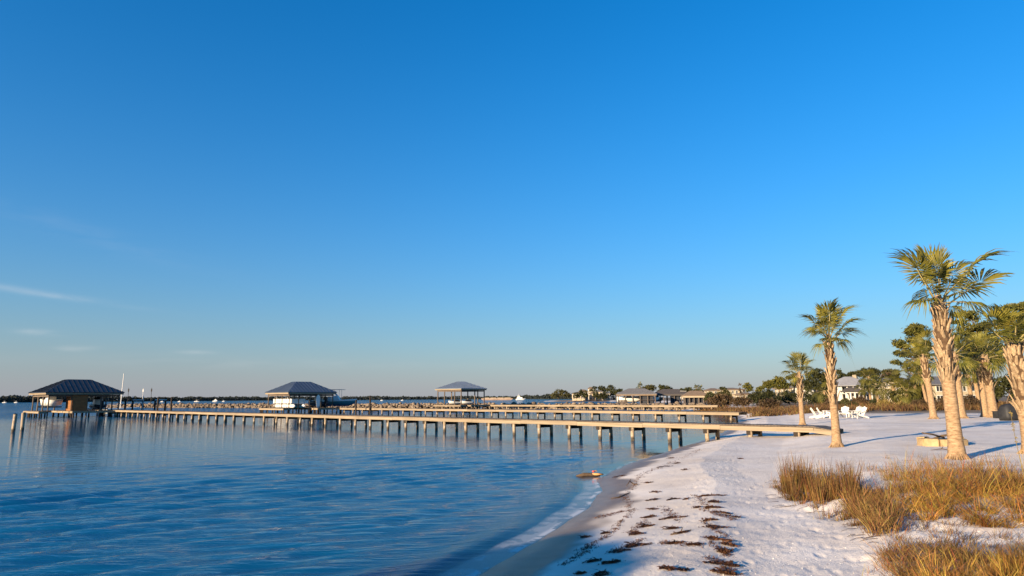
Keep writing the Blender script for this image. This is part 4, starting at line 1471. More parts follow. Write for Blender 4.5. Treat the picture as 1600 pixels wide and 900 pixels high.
# the two big pines at the right
tree('pine_tree', 'tall open pine left of the biggest palm', 1447, 85, [(1431, 512, 12, 5), (1424, 519, 9, 5), (1440, 521, 9, 6), (1404, 536, 8, 5), (1412, 541, 8, 4.5), (1430, 532, 12, 6), (1443, 540, 10, 8),
     (1408, 552, 9, 5), (1424, 551, 12, 6), (1441, 556, 10, 8), (1400, 566, 7, 3), (1413, 571, 8, 3), (1424, 578, 8, 3), (1437, 570, 9, 6)], 'pine', 9000, .18)
tree('pine_tree', 'broad layered pine behind the right hand palms', 1556, 80, [(1560, 505, 14, 6), (1540, 508, 12, 5), (1585, 530, 14, 8), (1515, 492, 12, 5), (1508, 491, 15, 5.5), (1498, 503, 10, 5), (1521, 500, 8, 3.5), (1512, 512, 18, 5), (1532, 516, 14, 5), (1502, 524, 16, 6), (1524, 530, 16, 7), (1545, 526, 14, 6),
     (1508, 540, 16, 7), (1530, 545, 16, 8), (1505, 556, 12, 7), (1552, 545, 16, 8), (1530, 560, 18, 8), (1560, 560, 14, 8)], 'pine', 12000, .17)
tree('pine_tree', 'tall pine at the right edge of the picture', 1592, 88, [(1560, 490, 12, 4), (1580, 481, 14, 4.5), (1598, 478, 12, 5), (1572, 496, 10, 4), (1590, 492, 12, 4), (1610, 488, 14, 8), (1602, 505, 10, 6), (1585, 515, 8, 5), (1605, 525, 12, 7)], 'pine', 8000, .18)

# shrubs on the dune line
SG = 'shrubs along the dune line'
for i, (px_, py_, rx, ry, dist, mat, lab) in enumerate((
        (1160, 626, 14, 6, 105, 'rust', 'brown bush on the dune line below the rosy tree'),
        (1183, 621, 10, 7, 110, 'oak', 'dark green bush at the foot of the pine group'),
        (1200, 617, 11, 7, 125, 'oak', 'dark clipped bush left of the clear pine trunk'),
        (1203, 629, 16, 5, 90, 'rust', 'tawny low bush in front of the dark clipped bush'),
        (1233, 619, 11, 7, 130, 'oak', 'dark round bush behind the small palm trunk'),
        (1268, 620, 14, 7, 130, 'oak', 'dark bush in front of the white columned house'),
        (1322, 629, 9, 5, 100, 'olive', 'olive bush just right of the leaning palm trunk'),
        (1345, 626, 12, 5, 110, 'rust', 'brown hedge in front of the dark porch'),
        (1370, 628, 6, 5, 95, 'oak', 'small dark bush right of the porch hedge'),
        (1383, 631, 10, 6, 85, 'yellow', 'yellow bush below the palm cluster'),
        (1408, 634, 9, 5, 80, 'yellow', 'yellow bush right of the clustered palm trunk'),
        (1330, 633, 12, 4, 88, 'olive', 'low olive bush behind the right hand chairs'),
        (1440, 633, 14, 8, 78, 'rust', 'brown bush behind the slim palm trunk'),
        (1478, 630, 14, 9, 74, 'rust', 'brown bush behind the biggest palm trunk'),
        (1515, 628, 16, 10, 74, 'rust', 'brown bush between the two tall palms'),
        (1298, 628, 8, 6, 100, 'rust', 'rusty bush just left of the leaning palm trunk'))):
    if mat == 'oak':
        rx *= 1.5
        ry *= 1.1
    tree('shrub', lab, px_, dist, [(px_ - rx * .45, py_ + ry * .1, rx * .6, ry * .9), (px_ + rx * .4, py_ + ry * .2, rx * .6, ry * .8), (px_, py_ - ry * .2, rx * .55, ry * .9), (px_, py_ + ry * .6, rx, ry * .8)], mat, 2400, dist * .0016, 'shrub', SG, limbs=False, aspect=.5)
# unseen oak out of the picture, added so its crown shades the lower beach
def unseen_shade_oak():
    sh = Vector((0.745, 0.667, 0))
    pr = Vector((0.667, -0.745, 0))
    S = Vector((1.5, 9.7, 0.3))
    t = 19.0
    tz = math.tan(SUN_EL)
    base = S - sh * t + pr * -0.3
    z0 = gz(base.x, base.y)
    root = thing('oak_tree', 'unseen oak added behind the photographer to shade the lowest sand', 'tree', (base.x, base.y, z0), 0)
    rng = np.random.default_rng(77)
    top = S.z + t * tz - z0
    P = []
    for (a, b_, rr, rz) in [(q, h_ + .06 * math.sin(q * 5), r_, z_) for q in (-1.1, -.5, .05, .55, 1.05) for (h_, r_, z_) in ((-.32, .6, .3), (-.8, .8, .4), (-1.4, .8, .5))]:
        d = rng.normal(size=(1300, 3))
        d /= np.linalg.norm(d, axis=1)[:, None]
        d *= rng.random((1300, 1)) ** .4
        c = np.array(pr) * a
        P.append(np.stack([c[0] + d[:, 0] * rr, c[1] + d[:, 1] * rr, top + b_ + d[:, 2] * rz], 1))
    V, F = leaf_quads(np.concatenate(P), .09, rng, .6)
    np_obj('crown', V, F, M['oak'], root)
    MB().tube([(0, 0, -.2), (.1, 0, 1.0), (-.1, .05, top - 1.4), (-.2, 0, top - .7)], [.2, .16, .11, .04], 9).build('trunk', M['trunk'], root, True)


unseen_shade_oak()

# ------------------------------------------------------------------ palms
def frond_mesh(name, rng, R=.85, lp=1.0, nseg=38, spread=135, droop=.35, fold=.35, arch=.2, wild=1.0, mat='frond', coarse=False):
    """fan leaf: hub at x=lp, blade beyond; the petiole comes as a mesh of its own"""
    V, F = [], []
    hub = np.array((lp, 0, -arch * lp * .25))
    da = math.radians(spread * 2 / nseg)
    for i in range(nseg):
        phi = math.radians(-spread) + (i + .5) * da
        cp = math.cos(phi)
        L = R * (.80 + .22 * cp) * rng.uniform(.88, 1.08)
        costa = max(0, cp) * .28 * R
        rf = .58 * L * rng.uniform(.88, 1.06)               # fused part
        w1 = rf * math.tan(da / 2) * 1.0
        ph = phi + rng.normal(0, .035) * wild
        dr = droop * rng.uniform(.6, 1.4)
        dirv = np.array((math.cos(ph), math.sin(ph), 0))
        side = np.array((-math.sin(ph), math.cos(ph), 0))
        upv = np.array((0, 0, 1.0))
        lift = fold * abs(math.sin(phi))

        def pt(r, s, ridge, dd):
            p = hub + np.array((costa * (1 - r / L * .5), 0, 0)) + dirv * r + side * s + upv * (lift * r + ridge)
            t = r / R
            return p + np.array((0, 0, -dd * (t ** 2.2) * R - droop * .5 * R * max(0, (p[0] - lp) / R) ** 2 * .6))
        b = len(V)
        ra, rb = rf, rf + (L - rf) * .55
        w2 = w1 * rng.uniform(.60, .8)
        V += [pt(0.02, 0, 0, dr), pt(ra, -w1, -.012, dr), pt(ra, 0, .018, dr), pt(ra, w1, -.012, dr),
              pt(rb, -w2, -.008, dr), pt(rb, 0, .012, dr), pt(rb, w2, -.008, dr), pt(L, 0, 0, dr * 1.25)]
        F += [(b, b + 1, b + 2), (b, b + 2, b + 3), (b + 1, b + 4, b + 5), (b + 1, b + 5, b + 2), (b + 2, b + 5, b + 6), (b + 2, b + 6, b + 3), (b + 4, b + 7, b + 5), (b + 5, b + 7, b + 6)]
    me = np_mesh(name, np.array(V), np.array(F), M[mat], True)
    pm = MB()
    pts = [(t * lp, 0, -arch * lp * .25 * t * t) for t in (0, .3, .6, 1.0)]
    pm.tube(pts + [(lp + .22 * R, 0, hub[2] - droop * .02)], [.030, .022, .017, .015, .006], 6)
    return me, pm.mesh('petiole', M['petiole'], True)


FR = np.random.default_rng(17)
FRONDS = [frond_mesh('frond', FR, .85, 1.0, 38, 128, d, f, a, 1.0) for d, f, a in ((.25, .45, .15), (.45, .35, .35), (.7, .25, .6), (.15, .7, .05), (.9, .2, .9))]
FAR_FRONDS = [frond_mesh('frond', FR, .9, .8, 20, 125, d, f, a, 1.3, 'frond_far') for d, f, a in ((.3, .4, .2), (.6, .3, .5), (1.0, .15, .9))]


def boot_mesh(seed, L=.42):
    """dead leaf base: a split strap that widens to the trunk and bends outwards at its tip"""
    r = np.random.default_rng(seed)
    rows = []
    for t in (0, .35, .7, 1.0):
        w = .070 * (1 - .50 * t)
        x = .018 + .004 * t + .060 * t * t
        th = .030 * (1 - .5 * t)
        z = L * t
        rows.append([(x - th, -w, z), (x, -w * .8, z), (x + th * .4, 0, z), (x, w * .8, z), (x - th, w, z), (x - th * 1.4, 0, z), (x - th, -w, z)])
    mb = MB()
    loft(mb, rows)
    return mb.mesh('leaf_base', M['boot'], True)


BOOTS = [boot_mesh(1, .42), boot_mesh(2, .36), boot_mesh(3, .50)]


def palm(label, base, H, r, top_off, fronds, boots, group='planted sabal palms', seed=1, fs=1.0, far=False, boot_n=70, boot_scale=1.0, name='sabal_palm', flare=1.45, clean=.45):
    """fronds: list of (azimuth deg, elevation deg, petiole, scale, kind, roll); azimuth 0 = picture right, 90 = away"""
    rng = np.random.default_rng(seed)
    bz = gz(base[0], base[1]) - .03
    root = thing(name, label, 'palm tree', (base[0], base[1], bz), 0, group)
    n = 10 if far else 26
    sides = 8 if far else 16

    def axis(t):
        return Vector((top_off[0] * (t ** 1.4), top_off[1] * (t ** 1.4), H * t))
    mb = MB()
    pts, rr = [], []
    for i in range(n + 1):
        t = i / n
        z = t * H
        q = r * (1 + (flare - 1) * math.exp(-z / .28)) * (1 - .10 * t)
        if t > boots[0]:
            q = r * (1.0 + .06 * math.sin(40 * t)) * (1 - .25 * (t - boots[0]))
        q *= 1 + rng.uniform(-.03, .03)
        pts.append(axis(t) + Vector((0, 0, -.25 if i == 0 else 0)))
        rr.append(q)
    pts.append(axis(1.0) + Vector((top_off[0] * .05, 0, .35)))
    rr.append(r * .45)
    mb.tube(pts, rr, sides)
    tr = mb.build('trunk', M['bark'], root, True)
    if not far:
        # flattened root mat at the foot
        mb = MB()
        for k in range(26):
            a = k * .2417 * 2 * math.pi
            d = Vector((math.cos(a), math.sin(a), 0))
            q = r * flare
            mb.tube([d * q * .8 + Vector((0, 0, .16)), d * q * 1.05 + Vector((0, 0, .06)), d * q * rng.uniform(1.25, 1.6) + Vector((0, 0, -.03))], [.02, .018, .008], 5)
        mb.build('root_fringe', M['bark'], tr)
    if boot_n:
        sl = MB()  # dark fibre layer; shade in the gaps between leaf bases is in its colour
        sl.tube([axis(t_) for t_ in np.linspace(boots[0] + .03, 1.0, 8)], [r * (1.04 if 0 < i_ < 7 else .9) for i_ in range(8)], sides, False)
        sl.build('shaded_fibre_sleeve', M['shaded_fibre'], tr, True)
    for k in range(boot_n):
        t = boots[0] + (1.0 - boots[0]) * (k + .5) / boot_n
        p = axis(t)
        a = k * math.radians(137.5) + rng.normal(0, .12)
        low = 1 - (t - boots[0]) / (1 - boots[0])
        sc = boot_scale * (.85 + .35 * rng.random())
        tilt = rng.normal(.03, .08) + .22 * (low > .85) * rng.random()
        q = r * .82
        me = BOOTS[int(rng.integers(3))]
        o = inst('leaf_base', me, tr, p + Vector((math.cos(a) * q, math.sin(a) * q, -.1)))
        o.rotation_euler = (Matrix.Rotation(a, 3, 'Z') @ Matrix.Rotation(tilt, 3, 'Y') @ Matrix.Rotation(rng.choice((-.35, .35)) * rng.random(), 3, 'X')).to_euler()
        o.scale = (sc * 1.0, sc, sc)
    c = axis(1.0)
    for (az, el, lp, sc, kind, roll) in fronds:
        me, pm = (FAR_FRONDS if far else FRONDS)[kind]
        o = inst('frond', me, root, c + Vector((math.cos(math.radians(az)) * r * .35, math.sin(math.radians(az)) * r * .35, rng.uniform(-.05, .25))))
        o.rotation_euler = (Matrix.Rotation(math.radians(az), 3, 'Z') @ Matrix.Rotation(-math.radians(el), 3, 'Y') @ Matrix.Rotation(math.radians(roll), 3, 'X')).to_euler()
        o.scale = (sc * fs * lp, sc * fs, sc * fs)
        inst('petiole', pm, o)
    return root


def rand_fronds(n, rng, lo=-35, hi=82, kinds=5, s=1.0, lp=1.0):
    out = []
    for k in range(n):
        f = (k + .5) / n
        el = hi - (hi - lo) * f + rng.normal(0, 6)
        kind = (3 if el > 62 else 0 if el > 35 else 1 if el > 5 else 2) if kinds == 5 else (0 if el > 40 else 1 if el > 5 else 2)
        out.append((k * 137.5 + rng.normal(0, 14), el, lp * rng.uniform(.85, 1.15), s * rng.uniform(.85, 1.12), kind, rng.normal(0, 14)))
    return out


PR = np.random.default_rng(29)


def palm_at(px, py, ptx, pty):
    """foot at a pixel, height from the pixel of the crown's base"""
    b = GT(px, py)
    t = D(ptx, pty, b.y)
    return b, t.z - b.z, t.x - b.x


# biggest palm
b, H, dx = palm_at(1496, 717, 1471, 479)
P1F = [(180, 70, 1.02, 1.0, 1, 10), (262, 84, 1.3, .75, 3, 0), (150, 74, .95, .98, 0, 20), (100, 82, 1.05, .98, 3, 0), (60, 74, 1.1, .95, 0, -25), (12, 64, 1.1, .92, 1, 18), (350, 50, 1.15, 1.05, 1, -10),
       (5, 33, 1.2, 1.12, 0, 24), (20, 22, .95, .95, 1, -20), (345, 12, .75, .85, 2, 10), (20, -6, .6, .7, 4, 0), (200, 22, .62, .8, 2, 0), (215, 40, .75, .82, 2, 25), (270, 58, .75, .8, 2, 0),
       (265, 76, .8, .7, 3, 30)]
palm('biggest sabal palm with spreading fan leaves and crisscross leaf bases', b, H, .168, (dx, .1), P1F, (.50,), seed=2, fs=.90, boot_n=116, boot_scale=.80)
# leaning middle palm
b, H, dx = palm_at(1308, 698.5, 1297, 535)
P2F = [(200, 78, .8, .95, 3, 0), (120, 80, .9, .95, 3, 20), (20, 76, .9, .98, 0, -20), (330, 66, .9, .98, 1, 20), (350, 50, .9, .9, 1, -10), (170, 64, .85, .88, 1, 0), (230, 58, .85, .82, 1, 10), (190, 40, .7, .72, 2, 0),
       (300, 45, .8, .85, 2, 0), (260, 72, .9, .98, 0, 30), (280, 80, 1.0, .85, 3, -40), (60, 60, .9, .9, 1, 0), (100, 48, .8, .85, 2, 0), (10, 28, .65, .72, 2, 15), (345, 10, .5, .68, 4, 0), (205, 22, .55, .62, 4, 0), (250, 30, .6, .7, 2, 0)]
palm('slender leaning sabal palm with a bunched crown near the end of the nearest pier', b, H, .135, (dx, .1), P2F, (.42,), seed=3, fs=.84, boot_n=86, boot_scale=.76, flare=1.55)
# small palm behind the pier end
b, H, dx = palm_at(1254, 664.5, 1250, 588)
P3F = [(178, 58, .8, .88, 1, 10), (185, 30, .75, .8, 2, 0), (90, 80, .9, .95, 3, 0), (275, 76, .9, .9, 0, 20), (150, 74, .85, .9, 0, -10), (15, 62, .85, .95, 1, -10), (355, 38, .8, .85, 1, 10), (330, 18, .55, .7, 2, 0),
       (210, 60, .75, .75, 2, 0), (60, 50, .8, .8, 1, 0), (290, 45, .7, .78, 2, 0), (40, 76, .9, .9, 3, 30), (200, 8, .5, .6, 4, 0)]
palm('smallest of the three front palms, standing just behind the pier ramp', b, H, .155, (dx, .1), P3F, (.50,), seed=4, fs=.95, boot_n=70, boot_scale=.80, flare=1.5)
# palm cut by the right edge
b, H, dx = palm_at(1613, 709, 1588, 545)
P4F = [(172, 62, .72, .92, 3, 10), (185, 50, .66, .85, 0, -10), (160, 74, .72, .88, 3, -20), (100, 82, .75, .85, 3, 0), (250, 66, .7, .8, 0, 20), (30, 66, .7, .9, 0, 0), (350, 50, .8, .9, 1, 0),
       (205, 36, .55, .7, 1, 0), (310, 50, .7, .8, 1, 0), (60, 45, .8, .8, 1, 0)]
palm('sturdy sabal palm cut by the right edge with upright leaves', b, H, .185, (dx, .1), P4F, (.40,), seed=5, fs=1.0, boot_n=100, boot_scale=.90)
# palms of the middle ground
for (px_, py_, tx, ty, r, lab, nf, bt, bn, fs, sd) in (
        (1459, 654.5, 1446, 560, .20, 'straight palm just left of the biggest one, farther back', 20, .60, 36, .86, 6),
        (1503, 653.5, 1493, 556, .25, 'palm half hidden right behind the biggest trunk', 20, .58, 36, .86, 7),
        (1540, 651.5, 1531, 556, .22, 'sunlit twin palm trunk left of its shaded neighbour', 20, .52, 46, .86, 8),
        (1553, 652.5, 1541, 560, .27, 'shaded twin palm trunk beside the dark covered bundle', 18, .45, 46, .86, 9),
        (1520, 639, 1514, 588, .20, 'left of two slim palms standing at the back of the sand', 18, .7, 16, .86, 10),
        (1531, 639, 1524, 584, .22, 'right of two slim palms standing at the back of the sand', 18, .7, 16, .86, 11),
        (1449, 637.5, 1438, 582, .17, 'thin dark palm left of the straight palm', 16, .8, 10, 1.05, 12)):
    b, H, dx = palm_at(px_, py_, tx, ty)
    palm(lab, b, H, r, (dx, .2), rand_fronds(nf, PR, -30, 80, 5), (bt,), seed=sd, fs=fs, boot_n=bn, boot_scale=1.1)
# palms round the white house
for (px_, dist, ty, r, fs, lab, sd) in ((1360, 150, 590, .25, 1.5, 'tall palm standing in front of the white house roof', 20), (1351, 150, 606, .14, 1.0, 'small palm before the upper gallery of the white house', 21),
                                        (1372, 92, 604, .16, .9, 'palm at the left of the cluster right of the house', 22), (1398, 86, 603, .22, 1.3, 'bushy palm with a pale trunk in the palm cluster', 23),
                                        (1419, 84, 614, .17, 1.15, 'short palm right of the bushy one in the cluster', 24), (1432, 84, 600, .17, 1.15, 'feathery palm at the right of the cluster', 25),
                                        (1290, 110, 612, .17, 1.2, 'short palm under the dark oak', 26), (1090, 300, 606.5, .2, 1.0, 'tiny far palm left of two above the brown boathouse', 27), (1096, 300, 607.5, .2, .9, 'tiny far palm right of two above the brown boathouse', 28),
                                        (1001, 290, 604.5, .2, 1.1, 'tiny far palm above the grey boathouse roof', 29)):
    b = D(px_, 625, dist)
    bz = gz(b.x, b.y)
    t = D(px_ - (px_ - 800) * .0045, ty, dist)
    palm(lab, (b.x, b.y), t.z - bz, r, (t.x - b.x, 0), rand_fronds(26 if fs > 1.3 else 18, PR, -60, 80, 3), (.75,), 'palms round the houses', seed=sd, fs=fs, far=True, boot_n=0)


# ------------------------------------------------------------------ beach chairs
def adirondack(label, loc, rz, group='white beach chairs'):
    """seat looks along local +x"""
    root = thing('adirondack_chair', label, 'chair', loc, rz, group)
    for i in range(5):
        yy = -.26 + i * .13
        hh = .98 - abs(i - 2) * .05
        MB().beam((-.12, yy, .22), (-.50, yy, hh), .115, .025).build('back_slat', M['white'], root)
    for i in range(5):
        t = i / 4
        MB().box((-.1 + t * .55 - .05, -.29, .25 + t * .12), (-.1 + t * .55 + .05, .29, .275 + t * .12)).build('seat_slat', M['white'], root)
    for sy in (-1, 1):
        MB().box((.42, sy * .33 - .025, 0), (.52, sy * .33 + .025, .56)).build('front_leg', M['white'], root)
        MB().beam((.46, sy * .27, .34), (-.62, sy * .27, .05), .03, .12).build('rear_leg', M['white'], root)
        MB().box((-.34, sy * .36 - .07, .565), (.58, sy * .36 + .07, .59)).build('armrest', M['white'], root)
    MB().beam((-.30, -.36, .56), (-.30, .36, .56), .05, .08).build('back_rail', M['white'], root)
    root.scale = (.88, .88, .88)
    return root


for (px_, py_, rz, lab) in ((1277, 653.5, -8, 'white slatted beach chair at the far left of the group, facing right'), (1287, 653.8, -14, 'white slatted beach chair next to the leftmost one, facing right'),
                            (1319.5, 652.2, 228, 'white slatted beach chair partly behind the leaning palm trunk'), (1344, 653.6, 186, 'white slatted beach chair at the right of the group, facing left'),
                            (1338, 652.0, 200, 'white slatted beach chair behind the right hand one')):
    b = GT(px_, py_)
    adirondack(lab, b, math.radians(rz))
b = GT(1293.5, 651.5)
tb = thing('side_table', 'low white slatted table right of the left pair of chairs', 'table', b, .2)
for i in range(5):
    MB().box((-.28 + i * .12, -.3, .50), (-.18 + i * .12, .3, .53)).build('slat', M['white'], tb)
for sx in (-.24, .24):
    for sy in (-.24, .24):
        MB().beam((sx * .9, sy * .9, .5), (sx, sy, 0), .06, .06).build('leg', M['white'], tb)
b = GT(1330.5, 651.5)
fb = thing('fire_bowl', 'dark brown fire bowl left of the right hand chairs', 'fire bowl', b, 0)
mb = MB()
for k, (rr_, zz) in enumerate(((.12, .18), (.26, .28), (.34, .46), (.36, .50), (.32, .48))):
    pass
prof = [(.02, .20), (.14, .20), (.27, .29), (.34, .46), (.36, .50), (.33, .50), (.24, .34), (.02, .27)]
ns = 14
for (rr_, zz) in prof:
    mb.v += [(rr_ * math.cos(2 * math.pi * k / ns), rr_ * math.sin(2 * math.pi * k / ns), zz) for k in range(ns)]
for i in range(len(prof) - 1):
    for k in range(ns):
        a, c = i * ns + k, i * ns + (k + 1) % ns
        mb.f.append((a, c, c + ns, a + ns))
mb.build('bowl', M['drift'], fb, True)
for k in range(3):
    a = k * 2.09
    MB().tube([(.2 * math.cos(a), .2 * math.sin(a), .27), (.32 * math.cos(a), .32 * math.sin(a), 0)], .025, 6).build('leg', M['black'], fb)

# stone fire ring behind the biggest palm
b = GT(1490, 697)
b = b + Vector((0, .55, 0))
b.z = gz(b.x, b.y)
fr_ = thing('stone_fire_ring', 'ring of tan stone blocks with driftwood behind the biggest palm trunk', 'fire ring', b)
SR = np.random.default_rng(8)
for k in range(9):
    a = k * 2 * math.pi / 9 + .2
    mb = MB()
    w, d, h = .40 + SR.uniform(-.04, .04), .24, .21 + SR.uniform(-.04, .05)
    q = [(sx * w / 2 * (1 - ins), sy * d / 2 * (1 - ins), z) for z, ins in ((-.06, 0), (h - .03, 0), (h, .12)) for sx, sy in ((-1, -1), (1, -1), (1, 1), (-1, 1))]
    q = [(x_ + SR.uniform(-.015, .015), y_ + SR.uniform(-.015, .015), z_ + SR.uniform(-.01, .01)) for x_, y_, z_ in q]
    mb.add(q, [(0, 3, 2, 1), (8, 9, 10, 11)] + [(i * 4 + j, i * 4 + (j + 1) % 4, i * 4 + 4 + (j + 1) % 4, i * 4 + 4 + j) for i in range(2) for j in range(4)])
    o = mb.build('stone_block', M['limestone'], fr_)
    o.location = (.56 * math.cos(a), .56 * math.sin(a), 0)
    o.rotation_euler = (0, 0, a + math.pi / 2)
for (p0, p1, r_) in (((-.75, -.2, .40), (.15, .1, .22), .03), ((.1, -.3, .2), (.55, .2, .42), .035), ((-.2, .3, .15), (.3, -.2, .36), .04)):
    MB().tube([p0, Vector(p0).lerp(Vector(p1), .5) + Vector((0, .03, .03)), p1], [r_ * .7, r_, r_ * .8], 7).build('driftwood_stick', M['drift'], fr_, True)
b = GT(1466, 704)
st = thing('fallen_stick', 'forked dark stick lying left of the biggest palm foot', 'stick', b)
MB().tube([(-.25, -.05, .02), (.1, 0, .05), (.35, -.15, .02)], [.008, .014, .010], 6).build('stem', M['drift'], st)
MB().tube([(.1, 0, .05), (.25, .15, .10), (.3, .25, .14)], [.010, .008, .004], 6).build('branch', M['drift'], st)

# dark covered bundle at the right
b = GT(1580, 657)
cv = thing('covered_grill', 'dark rounded bundle under a black cover by the right hand palms', 'grill', b, .2)
mb = MB()
rows = []
for t, w, d in ((0, .60, .42), (.25, .62, .43), (.55, .60, .42), (.80, .54, .38), (.95, .40, .28), (1.02, .15, .1)):
    rows.append([(w * math.copysign(abs(math.cos(a)) ** .6, math.cos(a)) * (1 + .03 * math.sin(5 * a + t * 4)), d * math.copysign(abs(math.sin(a)) ** .6, math.sin(a)), t) for a in [k * 2 * math.pi / 20 for k in range(21)]])
loft(mb, rows)
mb.build('cover', M['black'], cv, True)
b2 = GT(1561, 653.5)
bx_ = thing('storage_box', 'low dark storage box left of the covered bundle', 'box', b2, .2)
MB().box((-.27, -.2, 0), (.27, .2, .42)).build('case', M['black'], bx_)
MB().box((-.29, -.22, .423), (.29, .22, .47)).build('lid', M['black'], bx_)

# driftwood plank with a red float at the water's edge
b = G(920, 744.5)
dw = thing('driftwood_log', 'wet brown driftwood log lying at the water edge', 'driftwood', (b.x, b.y, .015), .12)
MB().tube([(-.38, 0, .0), (-.15, .02, .035), (.12, 0, .03), (.34, -.02, .01)], [.03, .06, .055, .025], 9).build('stem', M['drift'], dw, True)
MB().tube([(.05, 0, .05), (.25, -.05, .05), (.43, -.06, .045)], [.03, .035, .02], 8).build('pale_branch', M['orange'], dw, True)
fl = thing('float_toy', 'small red float resting on the driftwood log', 'float', (b.x + .14, b.y, .095), .3)
mb = MB()
prof = [(.01, -.03), (.035, -.02), (.05, 0), (.035, .02), (.01, .03)]
for (rr_, zz) in prof:
    mb.v += [(rr_ * math.cos(2 * math.pi * k / 12), rr_ * math.sin(2 * math.pi * k / 12), zz + .05) for k in range(12)]
for i in range(4):
    for k in range(12):
        a, c = i * 12 + k, i * 12 + (k + 1) % 12
        mb.f.append((a, c, c + 12, a + 12))
mb.build('ball', M['red'], fl, True)
MB().tube([(.03, 0, .06), (.07, 0, .075), (.11, 0, .05)], .014, 6).build('handle', M['orange'], fl)

# sea oat stalk close to the camera
b0 = D(1603, 765, 6.2)
so = thing('sea_oat', 'single pale sea oat stalk with a seed head at the right edge', 'grass stalk', (b0.x, b0.y, gz(b0.x, b0.y)), 0)
gb = Vector((b0.x, b0.y, gz(b0.x, b0.y)))
pts = [Vector((.02, 0, 0))] + [D(px_, py_, 6.2) - gb for px_, py_ in ((1600, 745), (1594, 718), (1588, 692), (1583, 668), (1578.5, 641))]
MB().tube(pts, [.004, .0036, .003, .0025, .002, .001], 6).build('stem', M['yellow'], so)
mb = MB()
for k in range(34):
    t = SR.random()
    c = pts[3].lerp(pts[5], t) if t < .7 else pts[4].lerp(pts[5], t)
    d = Vector((SR.normal() * .8, SR.normal() * .6, -.6 + SR.normal() * .4)).normalized()
    L = .022
    w = d.cross(Vector((0, 1, 0))).normalized() * .005
    mb.add([c, c + d * L * .5 + w, c + d * L, c + d * L * .5 - w], [(0, 1, 2, 3)])
mb.build('seed_head', M['yellow'], so)


# ------------------------------------------------------------------ grasses
def grass(name, label, mat, tufts, blades, hmin, hmax, width, rng, lean=.5, curl=.6, spread=.1):
    """tufts (n,2) feet in plan; each blade a strip of three pieces that bends over"""
    n = len(tufts) * blades
    T = np.repeat(tufts, blades, axis=0)
    tz, _ = terrain(T[:, 0], T[:, 1])
    ang = rng.random(n) * 2 * np.pi
    rr = np.abs(rng.normal(0, spread, n))
    bx, by = T[:, 0] + np.cos(ang) * rr, T[:, 1] + np.sin(ang) * rr
    bz, _ = terrain(bx, by)
    h = (hmin + (hmax - hmin) * rng.random(n) ** 1.6) * np.repeat(rng.uniform(.5, 1.2, len(tufts)), blades)
    la = ang + rng.normal(0, .7, n)
    le = np.abs(rng.normal(lean, lean * .5, n))
    cu = np.abs(rng.normal(curl, curl * .4, n))
    dx, dy = np.cos(la), np.sin(la)
    pa = rng.random(n) * np.pi
    wx, wy = np.cos(pa), np.sin(pa)
    rows = []
    for t, wf in ((0, .8), (.35, 1.0), (.7, .75), (1.0, .08)):
        out = h * (le * t * .6 + cu * t * t * .5)
        up = h * (t - .25 * cu * t * t - .10 * le * t)
        px_, py_, pz_ = bx + dx * out, by + dy * out, bz - .02 + up
        w = width * wf * .5
        rows.append(np.stack([px_ - wx * w, py_ - wy * w, pz_], 1))
        rows.append(np.stack([px_ + wx * w, py_ + wy * w, pz_], 1))
    V = np.stack(rows, 1).reshape(-1, 3)
    b = np.arange(n)[:, None] * 8
    F = np.concatenate([b + np.array((k, k + 1, k + 3, k + 2)) for k in (0, 2, 4)], 0)
    tv = rng.uniform(.55, 1.35, n) * np.repeat(rng.uniform(.65, 1.25, len(tufts)), blades)
    o = np_obj(name, V, F, M[mat], attrs={'tint': np.repeat(tv, 8), 'hue': np.repeat(.5 + rng.normal(.002, .022, n), 8)})
    tag(o, label, kind='stuff')
    return o


GRG = np.random.default_rng(41)


def poly_pts(poly, n, rng, jitter=0):
    """random ground points inside a polygon given in picture pixels"""
    W = np.array([(lambda q: (q.x, q.y))(GT(*p)) for p in poly])
    lo, hi = W.min(0), W.max(0)
    out = []
    while len(out) < n:
        q = rng.uniform(lo, hi)
        ins = False
        j = len(W) - 1
        for i in range(len(W)):
            if (W[i, 1] > q[1]) != (W[j, 1] > q[1]) and q[0] < (W[j, 0] - W[i, 0]) * (q[1] - W[i, 1]) / (W[j, 1] - W[i, 1]) + W[i, 0]:
                ins = not ins
            j = i
        if ins:
            out.append(q)
    return np.array(out)


grass('rush_tuft', 'russet upright rushes at the left end of the dune grass', 'rush', poly_pts([(1218, 757), (1240, 752), (1345, 762), (1352, 790), (1300, 798), (1255, 786), (1228, 772)], 95, GRG), 34, .26, .78, .008, GRG, .18, .16, .06)
grass('rush_tuft', 'short dark russet tufts at the foot of the rushes', 'rush', poly_pts([(1205, 758), (1220, 750), (1340, 785), (1380, 810), (1360, 826), (1300, 812), (1240, 786)], 60, GRG), 36, .10, .26, .008, GRG, .5, .4, .08)
grass('dune_grass', 'yellow arching dune grass in the middle of the patch', 'straw', poly_pts([(1370, 800), (1350, 775), (1420, 762), (1520, 760), (1610, 762), (1625, 830), (1560, 830), (1480, 812), (1420, 815)], 118, GRG), 50, .12, .54, .0075, GRG, .75, 1.0, .055)
grass('dune_grass', 'brown feathery grass behind the yellow grass', 'dry', poly_pts([(1370, 772), (1345, 755), (1430, 738), (1560, 740), (1625, 745), (1625, 775), (1500, 775), (1440, 780)], 100, GRG), 36, .14, .52, .007, GRG, .35, .4, .09)
grass('dune_grass', 'straw stalks between the rushes and the yellow grass', 'dry', poly_pts([(1330, 800), (1345, 780), (1400, 795), (1410, 830), (1370, 840), (1350, 815)], 46, GRG), 44, .22, .5, .008, GRG, .4, .5, .08)
